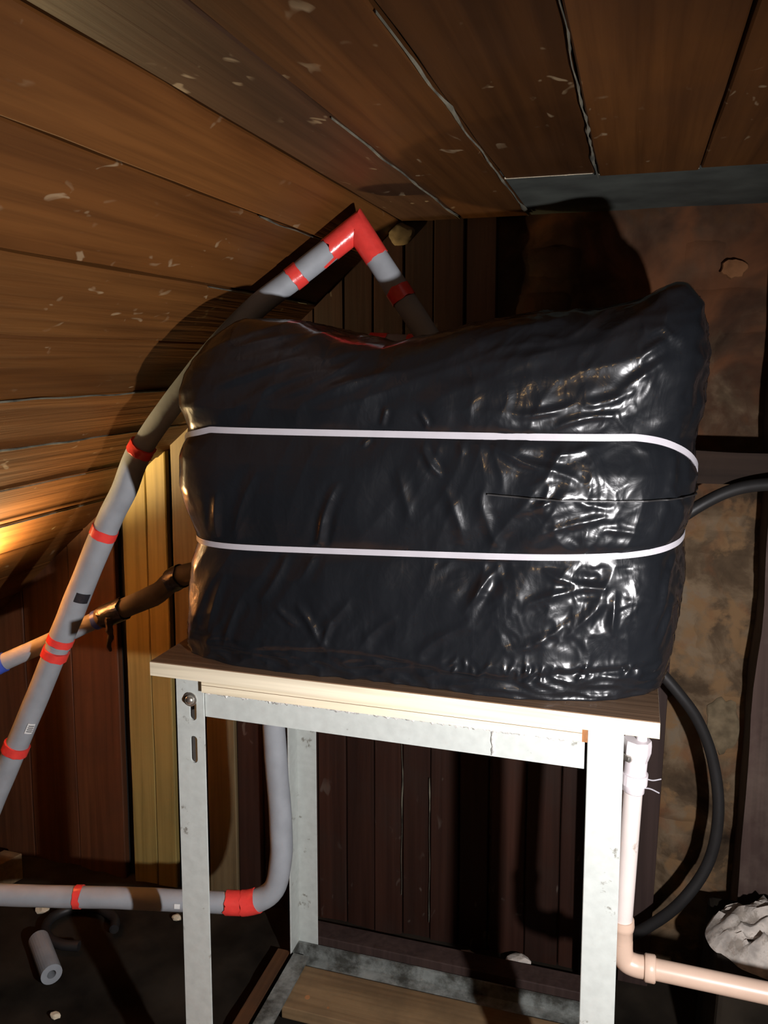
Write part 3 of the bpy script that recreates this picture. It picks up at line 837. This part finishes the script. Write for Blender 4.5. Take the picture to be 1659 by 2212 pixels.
px = Q[:, :, 0]; pz = Q[:, :, 2]
frontm = np.clip((1.42 - P[:, :, 1]) / .08, 0, 1) * (Nn[:, :, 1] < 0.25)
dh_ = np.vectorize(lambda x, y, z: min(abs(z - strap_hi(x, y)), abs(z - strap_lo(x, y))))(P[:, :, 0], P[:, :, 1], P[:, :, 2])
frontm = frontm * np.clip((dh_ - .006) / .008, 0, 1)
for k, (u0, v0, u1, v1, hh, ww) in enumerate(FOLDS):
    a = pY(u0, v0, 1.222); b = pY(u1, v1, 1.222)
    ax_, az_ = a[0], a[2]; bx2, bz2 = b[0], b[2]
    L2 = (bx2 - ax_) ** 2 + (bz2 - az_) ** 2; L1 = math.sqrt(L2)
    t = ((px - ax_) * (bx2 - ax_) + (pz - az_) * (bz2 - az_)) / L2
    bow = L1 * .07 * math.sin(k * 2.3)
    dd = ((px - ax_) * (bz2 - az_) - (pz - az_) * (bx2 - ax_)) / L1 + bow * (1 - (2 * t - 1) ** 2)
    tc_ = np.clip(t, 0, 1)
    taper = np.clip(np.sin(math.pi * tc_) ** .6, 0, 1) * (np.abs(t - .5) < .5)
    w_ = ww * 1e-3
    prof = np.exp(-(np.abs(dd) / w_) ** 1.3) - .45 * np.exp(-((np.abs(dd) - 2.0 * w_) / (1.3 * w_)) ** 2)
    Q += Nn * (hh * .62e-3 * taper * prof * frontm)[:, :, None]
Q[0, :, 2] = TZ0 + 0.0005
V = Q.reshape(-1, 3)
Fc = []
for j in range(nR - 1):
    for i in range(NC):
        i2 = (i + 1) % NC
        Fc.append((j * NC + i, j * NC + i2, (j + 1) * NC + i2, (j + 1) * NC + i))
Fc.append(tuple(range(NC - 1, -1, -1)))
Fc.append(tuple((nR - 1) * NC + i for i in range(NC)))
tank = thing('wrapped_tank', (-0.34, 1.46, TZ0), 'large black plastic wrapped tank bound with two white straps on the plywood', 'tank')
mk('plastic_wrap', V, Fc, M['bag'], tank, True)['label'] = 'crumpled glossy black plastic sheeting with a peaked corner'


def loop(fz_, half, off, th_, name, mat, q0=0.0, q1=1.0, closed=True):
    n = 300; V, Fc = [], []
    for i in range(n + (0 if closed else 1)):
        t = theta_of(q0 + (q1 - q0) * i / n)
        z = 1.2
        for _ in range(3):
            x, y = section(t, z); z = fz_(x, y)
        x, y = section(t, z)
        c = np.array([-.34, 1.46]); d = np.array([x, y]) - c
        e = 1e-3
        x2, y2 = section(t + e, z); tg = np.array([x2 - x, y2 - y]); nn = np.array([tg[1], -tg[0]]); nn /= np.linalg.norm(nn)
        lowd = crumple((x, y, z))
        for o_, h in ((off, -half), (off + th_, -half), (off + th_, half), (off, half)):
            V.append((x + nn[0] * (o_ + lowd), y + nn[1] * (o_ + lowd), z + h))
    m = n if closed else n + 1
    for i in range(m if closed else m - 1):
        for k in range(4):
            k2 = (k + 1) % 4; i2 = (i + 1) % m
            Fc.append((i * 4 + k, i * 4 + k2, i2 * 4 + k2, i2 * 4 + k))
    if not closed: Fc += [(0, 1, 2, 3), ((m - 1) * 4 + 3, (m - 1) * 4 + 2, (m - 1) * 4 + 1, (m - 1) * 4)]
    return mk(name, V, Fc, mat, tank, True)


loop(strap_hi, 0.0052, 0.0005, 0.0016, 'strap', M['strap'])['label'] = 'white plastic strap, upper'
loop(strap_lo, 0.0048, 0.0005, 0.0016, 'strap', M['strap'])['label'] = 'white plastic strap, lower'
loop(lambda x, y: 1.222 - 0.012 * (x + .2) / .3 + 0.004 * math.sin(x * 9), 0.0011, 0.001, 0.003, 'cord', M['hose'], 0.21, 0.44, False)['label'] = 'thin black cord'

# ------------------------------------------------------------------ insulated pipes
def band(parent, path, t, w, r, mat, name='tape', ragged=0.004, tilt=0.0):
    V, Fc = tube(path.cut(t - w / 2, t + w / 2, w / 4), r, 24, True, 0.02, t * 10, ragged)
    return mk(name, V, Fc, mat, parent, True)


def off_slope(p, lim=0.031):
    """keep a pipe axis clear of the roof slope by moving it towards the viewer"""
    p = np.array(p, float); d = (p - CAM); d /= np.linalg.norm(d)
    for _ in range(60):
        if (p - SP0) @ SN > lim and p[2] < CZ - 0.03: break
        p = p - d * 0.004
    return p


RP = 0.0235
def rp(t): return 0.0226 + 0.0026 * min(1, max(0, (t - .55) / .5))
left = [off_slope(pD(u, v, dd)) for u, v, dd in ((772, 492, 1.59), (640, 597, 1.60), (545, 672, 1.61), (432, 795, 1.64), (308, 965, 1.71), (268, 1060, 1.74), (225, 1150, 1.77), (120, 1410, 1.82), (35, 1615, 1.84), (-60, 1840, 1.85))]
dn_ = left[-1] - left[-2]; left.append(left[-1] + dn_ * ((left[-1][2] + .028) / -dn_[2]))      # runs on down to the floor
apex = left[0]
right_leg = [pY(948, 762, 1.535), apex]
pts = [right_leg[0], apex] + catmull(left, 6)[1:]
diag = Path(pts)
t_apex = np.linalg.norm(pts[1] - pts[0])
rt1 = thing('insulated_pipe', tuple(pts[0]), 'long grey foam-lagged pipe with red tape bands, rising to a peak above the tank', 'pipe', )
cuts = [0, diag.near(866, 638), diag.near(640, 600), diag.near(305, 968), diag.near(228, 1152), diag.near(128, 1395), diag.near(32, 1615), diag.L[-1]]
for k, (a, b) in enumerate(zip(cuts[:-1], cuts[1:])):
    V, Fc = tube(diag.cut(a + .0008, b - .0008, .012), rp((a + b) / 2) * (1.0, 1.03, 1.0, 1.06, 1.1, 1.0, 0.98)[k], 28, True, 0.045, k * 3.3)
    mk('foam_sleeve', V, Fc, M['foam'], rt1, True)
for t, w in ((diag.near(866, 638), .026), (diag.near(642, 598), .024), (diag.near(305, 968), .020), (diag.near(228, 1152), .020), (diag.near(132, 1382), .017), (diag.near(119, 1413), .020), (diag.near(32, 1615), .020)):
    band(rt1, diag, t, w, rp(t) * (1.10 if t < .7 else 1.155), M['red'])
V, Fc = tube(diag.cut(t_apex - .07, t_apex + .065, .008), rp(.3) * 1.1, 28, True, 0.05, 3.3, 0.012)
mk('elbow_tape', V, Fc, M['red'], rt1, True)['label'] = 'red tape wrapped over the mitred elbow'
# loose flap of tape below the elbow and black rub mark
p = diag.at(t_apex + .06); q = diag.at(t_apex + .095)
dn = np.array([0.02, -0.5, -0.85]); dn /= np.linalg.norm(dn)
a_ = p + dn * RP * 1.16
mk('tape_flap', [a_ + [.012, 0, 0], a_ + [-.006, 0, .008], a_ + [-.02, -.002, -.012], a_ + [-.008, -.002, -.018], a_ + [.012, .001, 0.001], a_ + [-.006, .001, .009], a_ + [-.02, -.001, -.011], a_ + [-.008, -.001, -.017]],
   [(0, 1, 2, 3), (4, 7, 6, 5), (0, 4, 5, 1), (1, 5, 6, 2), (2, 6, 7, 3), (3, 7, 4, 0)], M['red'], rt1)


def patch(parent, path, t, w, phi0, phi1, r, mat, name):
    """curved sticker on a pipe; phi 0 faces the viewer"""
    P_ = path.cut(t - w / 2, t + w / 2, w / 6); V, Fc = [], []
    for i, p in enumerate(P_):
        d = path.at(t + .01) - path.at(t - .01); d /= np.linalg.norm(d)
        f = CAM - p; f = f - d * (f @ d); f /= np.linalg.norm(f); s = np.cross(d, f)
        for k in range(7):
            a = phi0 + (phi1 - phi0) * k / 6
            e = f * math.cos(a) + s * math.sin(a)
            V += [p + e * r, p + e * (r + .0008)]
    m = len(P_)
    for i in range(m - 1):
        for k in range(6):
            a = (i * 7 + k) * 2; b = a + 2; c = a + 14; d = c + 2
            Fc += [(a + 1, b + 1, d + 1, c + 1), (a, c, d, b)]
    for k in range(6):
        a = k * 2; Fc.append((a, a + 2, a + 3, a + 1)); a = ((m - 1) * 7 + k) * 2; Fc.append((a, a + 1, a + 3, a + 2))
    for i in range(m - 1):
        a = i * 14; Fc.append((a, a + 1, a + 15, a + 14)); a = i * 14 + 12; Fc.append((a, a + 14, a + 15, a + 1))
    return mk(name, V, Fc, mat, parent, True)


patch(rt1, diag, diag.near(186, 1284), .022, -0.9, 0.15, rp(1.2) * 1.15, M['black'], 'tape_patch')['label'] = 'black tape patch'
st = patch(rt1, diag, diag.near(75, 1568), .024, -0.75, -0.15, rp(2) * 1.07, M['paper'], 'sticker')
st['label'] = 'small white printed sticker'
for k in range(4):
    patch(rt1, diag, diag.near(75, 1568) - .007 + k * .0045, .002, -0.68, -0.25, rp(2) * 1.07 + .0009, M['ink'], 'print_line').parent = rt1
# taped fitting where it dives into the wrap
bpt = pY(855, 741, 1.60)
fit = Path([bpt + np.array([-.055, .0, .003]), bpt + np.array([.06, -.01, -.002])])
V, Fc = tube(fit.cut(0, fit.L[-1], .01), .017, 18, True, .05, 1.0)
mk('foam_sleeve', V, Fc, M['foam'], rt1, True)
for t, w in ((.022, .036), (.098, .028)): band(rt1, fit, t, w, .0185, M['red'])

# second pipe, behind the first
p2 = Path(catmull([np.array([-1.76, 1.36, 0.63]), pD(-70, 1468, 1.87), pD(0, 1434, 1.875), pD(110, 1385, 1.885), pD(225, 1332, 1.875), pD(330, 1287, 1.82), pD(405, 1240, 1.75), np.array([-0.70, 1.50, 1.0])], 6))
rt2 = thing('insulated_pipe', tuple(p2.P[0]), 'thin foam-lagged pipe with blue and black tape entering the side of the tank', 'pipe')
tb = p2.near(216, 1336)
V, Fc = tube(p2.cut(0, tb, .015), .0195, 24, True, .05, 4.0); mk('foam_sleeve', V, Fc, M['foam'], rt2, True)
V, Fc = tube(p2.cut(tb, p2.L[-1], .015), [.0225 + .002 * noise.noise(Vector((i * .5, 0, 0))) for i in range(len(p2.cut(tb, p2.L[-1], .015)))], 24, True, .10, 6.0); mk('foam_sleeve', V, Fc, M['foam2'], rt2, True)
band(rt2, p2, p2.near(214, 1337), .022, .0222, M['blue'], ragged=.006)
band(rt2, p2, p2.near(2, 1434), .02, .0222, M['blue'])
band(rt2, p2, p2.near(248, 1322), .058, .0262, M['black'], ragged=.012)
band(rt2, p2, p2.near(385, 1254), .03, .0262, M['black'], ragged=.008)
hp = pD(238, 1345, 1.85)
V, Fc = tube(catmull([hp + [0, 0, .012], hp + [.001, -.004, -.012], hp + [.004, -.004, -.03], hp + [-.004, -.002, -.05], hp + [-.001, 0, -.066]], 5), [0.011, .012, .0115, .010, .0085, .009, .010, .0085, .007, .0065, .008, .0085, .007, .006, .0055, .006, .006, .005, .0045, .004, .003], 12, True, .5, 2.0)
mk('rag_end', V, Fc, M['rust'], rt2, True)['label'] = 'brown twisted rag hanging from the joint'

# third pipe: low run, elbow and riser inside the stand
lo_pts = [np.array([-2.10, 1.08, 0.30]), np.array([-1.75, 1.18, 0.30]), pD(-120, 1928, 1.74), pD(0, 1933, 1.74), pD(270, 1940, 1.74), pD(470, 1949, 1.74), pD(545, 1948, 1.74)]
up_pts = [pD(592, 1920, 1.735), pD(607, 1855, 1.73), pD(607, 1790, 1.73), pD(601, 1700, 1.725), pD(592, 1570, 1.72)]
top = up_pts[-1].copy(); top[2] = RZ1 - .001; top[0] -= .012
p3 = Path(catmull(lo_pts + up_pts + [top], 6))
rt3 = thing('insulated_pipe', tuple(p3.P[0]), 'grey foam-lagged pipe running low to an elbow and up inside the steel stand', 'pipe')
c3 = [0, p3.near(166, 1940), p3.near(520, 1950), p3.L[-1]]
for k, (a, b) in enumerate(zip(c3[:-1], c3[1:])):
    V, Fc = tube(p3.cut(a + .0005, b - .0005, .012), (.0212, .0212, .0235)[k], 26, True, .06, 9 + k)
    mk('foam_sleeve', V, Fc, M['foam'], rt3, True)
band(rt3, p3, p3.near(170, 1937), .015, .0232, M['red'], ragged=.004)
band(rt3, p3, p3.near(506, 1950), .032, .0245, M['red'], ragged=.006)
band(rt3, p3, p3.near(540, 1949), .034, .0255, M['red'], ragged=.006)
patch(rt3, p3, p3.near(388, 1942), .012, 0.3, 0.75, .0222, M['paper'], 'sticker')

# ------------------------------------------------------------------ white waste pipe on the right
YP = 1.33
q = lambda u, v: pY(u, v, YP)
rt4 = thing('waste_pipe', tuple(q(1345, 2080)), 'off-white plastic waste pipe beside the right front leg, turning right at an elbow', 'pipe')
top4 = q(1388, 1590); top4[2] = PLY_Z0 - .0005
V, Fc = tube([top4, q(1386, 1612)], .0085, 20); mk('tail_pipe', V, Fc, M['pvcw'], rt4, True)
nut = MB()
a4, b4 = q(1378, 1596), q(1374, 1640)
V, Fc = tube([a4, a4 * .75 + b4 * .25, b4 * .6 + a4 * .4, b4], [.0215, .0225, .0225, .019], 8); mk('compression_nut', V, Fc, M['pvcw'], rt4)
V, Fc = tube([b4, q(1371, 1668)], .0185, 24); mk('trap_body', V, Fc, M['pvcw'], rt4, True)
V, Fc = tube([q(1371, 1668), q(1369, 1690)], .0215, 24)
cl = mk('collar', V, Fc, M['pvcw'], rt4, False)
V, Fc = tube([q(1369, 1690), q(1367.5, 1706), q(1367, 1708)], [.018, .018, .0165], 24); mk('socket', V, Fc, M['pvcw'], rt4, True)
V, Fc = tube([q(1367, 1708), q(1345, 1990)], .0158, 24); mk('down_pipe', V, Fc, M['pvc'], rt4, True)
cn = q(1343, 2078)
V, Fc = tube([q(1345.5, 1984), q(1345, 1996), q(1344.6, 1998), q(1344.5, 2004), q(1344, 2006), q(1343.6, 2030)], [.0185, .0195, .0195, .0185, .0175, .0175], 24); mk('elbow_socket', V, Fc, M['pvco'], rt4, True)
hz = [cn + np.array([d, 0, -.0005]) for d in (.035, .055)]
el = catmull([q(1343.6, 2030), cn + np.array([.0005, 0, .018]), cn + np.array([.007, 0, .004]), cn + np.array([.022, 0, -.001]), cn + np.array([.04, 0, -.001])], 6)
V, Fc = tube(el, .0178, 24); mk('elbow', V, Fc, M['pvco'], rt4, True)
V, Fc = tube([cn + np.array([.036, 0, -.001]), cn + np.array([.038, 0, -.001]), cn + np.array([.052, 0, -.001]), cn + np.array([.054, 0, -.001])], [.0195, .0215, .0215, .0195], 24); mk('elbow_collar', V, Fc, M['pvco'], rt4, True)
V, Fc = tube([cn + np.array([.05, 0, -.001]), cn + np.array([.6, -.005, -.004])], .0165, 24); mk('run_pipe', V, Fc, M['pvco'], rt4, True)
for (u0, v0, u1, v1, sg) in ((1392, 1681, 1428, 1683, .003), (1384, 1702, 1424, 1713, -.003)):
    a, b = pY(u0, v0, YP), pY(u1, v1, YP + .03)
    V, Fc = tube(catmull([a - [.006, 0, 0], a, (a + b) / 2 + [0, 0, -sg], b], 5), .0012, 8); mk('wire_tie', V, Fc, M['strap'], rt4, True)
a = q(1358, 1628)
V, Fc = tube([a + [-.012, -.008, .0], a + [.003, -.02, .0], a + [.004, -.021, .0]], [.0055, .0055, .003], 12); mk('bolt', M and V, Fc, M['bolt'], rt4, True)

# ------------------------------------------------------------------ black hoses
def hose(pts, r, label):
    P_ = catmull(pts, 8); V, Fc = tube(P_, r, 18, True, .04, 1.0)
    return tag(mk('black_hose', V, Fc, M['hose'], smooth=True), label, 'hose')
hose([pY(1380, 1400, 1.745), pY(1462, 1492, 1.75), pY(1510, 1560, 1.76), pY(1542, 1650, 1.77), pY(1552, 1760, 1.77), pY(1530, 1865, 1.77), pY(1470, 1950, 1.765), pY(1395, 2005, 1.775), pY(1320, 2040, 1.78)], .0118, 'black hose bowing out below the tank in front of the stone wall')
hose([pY(1440, 1140, 1.745), pY(1512, 1092, 1.75), pY(1585, 1058, 1.74), pY(1665, 1046, 1.72), pY(1760, 1050, 1.69)], .0125, 'black hose leaving the right side of the tank above the stone wall')

# ------------------------------------------------------------------ rubble and timber on the floor
V, Fc = [], []
n = 30
ctr = np.array([0.345, 1.66, 0.272])
for j in range(n + 1):
    for i in range(n + 1):
        s, t = i / n * 2 - 1, j / n * 2 - 1
        r = max(abs(s), abs(t)); rr = math.hypot(s, t) or 1
        s2, t2 = s * r / rr, t * r / rr
        h = max(0, 1 - (s2 * s2 + t2 * t2)) ** .6
        w = Vector((s2 * 3, t2 * 3, 0))
        V.append(ctr + [s2 * .175 * (1 + .1 * noise.noise(w)), t2 * .11, h * (.075 + .04 * noise.noise(w * 1.5)) + .012 * noise.noise(w * 5) * min(1, h * 3)])
for j in range(n):
    for i in range(n):
        a = j * (n + 1) + i; Fc.append((a, a + 1, a + n + 2, a + n + 1))
edge = [i for i in range(n)] + [(i + 1) * (n + 1) - 1 for i in range(n)] + [(n + 1) * (n + 1) - 1 - i for i in range(n)] + [(n - i) * (n + 1) for i in range(n)]
Fc.append(tuple(reversed(edge)))
rub = mk('rubble_heap', V, Fc, M['plaster'], smooth=True)
tag(rub, 'lumpy heap of whitish lime rubble on a dark ledge below the timber post', 'rubble')
mb = MB().hexa([(0.17, 1.52, -.03), (0.70, 1.52, -.03), (0.70, 1.795, -.03), (0.17, 1.795, -.03), (0.185, 1.54, .275), (0.70, 1.54, .275), (0.70, 1.795, .275), (0.185, 1.795, .275)])
o = mb.build('stone_ledge', M['floor'], bevel=.01)
tag(o, 'low dark sooty ledge under the whitish rubble', 'ledge')

lb = [pZ(640, 2112, .012), pZ(608, 2169, .012)]
o = MB().box((-0.70, 1.535, -.022), (-0.06, 1.665, .006)).build('timber_plank', M['lum'], bevel=.002)
tag(o, 'pale dirty timber plank lying on the floor inside the stand', 'plank')
for k in range(2):
    x, y = (-.655, 1.575) if k == 0 else (-.60, 1.56)
    V, Fc = tube([(x, y, .004), (x, y, .0066)], .006 if k == 0 else .003, 12); mk('knot', V, Fc, M['plyend'], o)
o = MB().box((-0.782, 1.42, -.026), (-0.748, 1.70, .006)).build('timber_batten', M['batten'], bevel=.002)
tag(o, 'thin orange-brown timber batten lying outside the left lower rail', 'batten')
o = MB().box((-0.72, 1.745, -.026), (-0.02, 1.80, .022)).build('timber_batten', M['post'], bevel=.002)
tag(o, 'dark brown timber batten lying along the wall behind the rear lower rail', 'batten')

# joist end at the far left
a = pZ(10, 1880, .05)
o = MB().hexa([(-1.80, 1.36, -.03), (-1.74, 1.36, -.03), (-1.60, 1.79, -.03), (-1.66, 1.79, -.03), (-1.80, 1.36, .045), (-1.74, 1.36, .045), (-1.60, 1.79, .045), (-1.66, 1.79, .045)]).build('timber_joist', M['lum'], bevel=.002)
tag(o, 'cut pale timber length lying by the foot of the roof slope', 'timber')

# foam offcut
p0, p1 = pZ(84, 2030, -.003), pZ(112, 2105, -.003)
ax = (p1 - p0) / np.linalg.norm(p1 - p0)
off = thing('foam_offcut', tuple(p0), 'short grey foam pipe-lagging offcut with open end lying on the floor', 'offcut')
V, Fc = [], []
n = 24; e1 = np.cross(ax, [0, 0, 1.0]); e2 = np.cross(e1, ax)
for (pp, r) in ((p0, .024), (p1, .024), (p1, .010), (p0, .010)):
    for k in range(n): t = 2 * math.pi * k / n; V.append(pp + (e1 * math.cos(t) + e2 * math.sin(t)) * r)
for b in range(4):
    for k in range(n): Fc.append((b * n + k, b * n + (k + 1) % n, ((b + 1) % 4) * n + (k + 1) % n, ((b + 1) % 4) * n + k))
mk('foam_sleeve', V, Fc, M['foam'], off, False)


def chunk(u, v, r, mat, label, sq=.5, cat='shard', z=-.025, name='plaster_shard'):
    c = pZ(u, v, z); bm = bmesh.new(); bmesh.ops.create_icosphere(bm, subdivisions=2, radius=1)
    V = []
    for w in bm.verts:
        d = 1 + .35 * noise.noise(w.co * 1.8 + Vector((u, v, 0)))
        V.append(c + np.array([w.co.x * r * d, w.co.y * r * .7 * d, max(w.co.z, -.7) * r * sq * d + r * sq * .6]))
    Fc = [tuple(x.index for x in f.verts) for f in bm.faces]; bm.free()
    return tag(mk(name, V, Fc, mat), label, cat)
chunk(94, 1968, .02, M['shard'], 'pale plaster shard on the floor under the low pipe')
chunk(120, 2196, .012, M['shard'], 'small pale plaster crumb on the dark floor near the orange boards')
chunk(382, 1985, .014, M['shard'], 'pale plaster crumb on the floor behind the slotted leg')
chunk(1085, 2098, .02, M['plaster'], 'grey mortar lump at the wall foot behind the stand', z=-.01, name='mortar_lump', cat='lump')
chunk(1120, 2085, .03, M['plaster'], 'larger grey mortar lump at the wall foot behind the stand', z=-.01, name='mortar_lump', cat='lump')
chunk(1010, 2070, .022, M['plaster'], 'grey mortar lump lying alone by the board wall', z=-.01, name='mortar_lump', cat='lump')

# plastic bucket lid lying in the dark
cb = pZ(175, 2010, -.02)
V, Fc = tube(catmull([cb + [.09 * math.cos(t), .07 * math.sin(t), .012] for t in np.linspace(0.2, 5.2, 12)], 5), .012, 14)
tag(mk('cable_coil', V, Fc, M['hose'], smooth=True), 'black cable coil lying on the floor beyond the foam offcut', 'cable')

# walkway boards the viewer stands on
wk = thing('walkway', (-.3, 0.2, -.02), 'orange-brown floor boards forming a walkway under the viewer', 'floor boards')
yy = -1.15
k = 0
while yy < 1.0:
    x0, x1 = -1.55 + .03 * (k % 3), 1.1
    plank('walkway_board', M['walk'], wk, (x0, yy, 0.0), (1, 0, 0), (0, 1, 0), (0, 0, -1), x1 - x0, .146, .02, 10, .001, 200 + k)
    yy += .15; k += 1
c = pZ(60, 2205, .0)
plank('walkway_board', M['walk'], wk, (-1.55, yy + .045, 0.0), (1, 0, 0), (0, 1, 0), (0, 0, -1), .36, .146, .02, 6, .001, 230)

# ------------------------------------------------------------------ lamps
# warm hooded lamp clipped near the roof slope just beyond the left edge, shining up the boards
LAMP_C = np.array([-1.405, 1.42, 0.925])
LAMP_D = np.array([-0.33, 0.08, 0.93]); LAMP_D /= np.linalg.norm(LAMP_D)
lamp = thing('clip_lamp', tuple(LAMP_C - LAMP_D * .12), 'small hooded warm lamp clipped to the foot of the sloping boards', 'lamp')
V, Fc = tube([LAMP_C - LAMP_D * .07, LAMP_C - LAMP_D * .05, LAMP_C - LAMP_D * .012], [.014, .022, .030], 24, False)
sh = mk('hood', V, Fc, M['white'], lamp, True)
sm = sh.modifiers.new('shell', 'SOLIDIFY'); sm.thickness = .0015
V, Fc = tube([LAMP_C - LAMP_D * (.062 - .04 * s_) for s_ in (0, .2, .45, .7, .9, .98)], [.009, .013, .017, .0145, .008, .002], 20)
mk('bulb', V, Fc, M['bulb2'], lamp, True)
foot = LAMP_C - LAMP_D * .07
base = foot - SN * ((foot - SP0) @ SN)
V, Fc = tube([foot + LAMP_D * .004, foot - LAMP_D * .02, (foot + base) / 2 - LAMP_D * .03, base - SN * .001], .006, 12); mk('arm', V, Fc, M['dark'], lamp, True)
V, Fc = tube([base - SN * .002, base + SN * .008], .018, 20); mk('clip', V, Fc, M['dark'], lamp, True)
ld = bpy.data.lights.new('clip_lamp_light', 'SPOT')
ld.energy = 200.0
ld.color = (1.0, 0.74, 0.37)
ld.spot_size = math.radians(176); ld.spot_blend = 1.0
ld.shadow_soft_size = 0.015
lo = bpy.data.objects.new('clip_lamp_light', ld); col.objects.link(lo)
lo.location = LAMP_C
lo.rotation_euler = Vector(LAMP_D).to_track_quat('-Z', 'Y').to_euler()

# added warm bulb behind the viewer, for soft fill and glints on the wrap
rb = np.array([0.12, YN, 1.52])
lamp2 = thing('fill_bulb', tuple(rb), 'added warm fill bulb on the board wall behind the viewer', 'lamp')
V, Fc = tube([rb, rb + [0, .02, 0], rb + [0, .022, 0], rb + [0, .05, 0]], [.035, .035, .02, .018], 24); mk('holder', V, Fc, M['white'], lamp2, True)
V, Fc = tube([rb + [0, .048 + .09 * s_, 0] for s_ in (0, .15, .35, .55, .75, .9, .98)], [.012, .018, .03, .036, .031, .017, .003], 24); mk('bulb', V, Fc, M['bulb2'], lamp2, True)

# LED work light on a pole, right of the viewer
wk_ = thing('work_light', (TORCH.x + .03, TORCH.y - .05, 0.0), 'slim black LED work light on a floor pole', 'lamp')
dirv = np.array(TORCH_AIM - TORCH); dirv /= np.linalg.norm(dirv)
tc = np.array(TORCH)
V, Fc = tube([tc - dirv * .06, tc - dirv * .055, tc - dirv * .018, tc - dirv * .012], [.018, .024, .024, .022], 24); mk('head', V, Fc, M['dark'], wk_, True)
V, Fc = tube([tc - dirv * .0125, tc - dirv * .010], .017, 24); mk('lens', V, Fc, M['led'], wk_, True)
pb = tc - dirv * .04
V, Fc = tube([(pb[0], pb[1], .01), (pb[0], pb[1], pb[2] - .018)], .009, 14); mk('pole', V, Fc, M['dark'], wk_, True)
V, Fc = tube([(pb[0], pb[1], 0.0), (pb[0], pb[1], .012), (pb[0], pb[1], .02)], [.09, .09, .02], 28); mk('base', V, Fc, M['dark'], wk_, True)
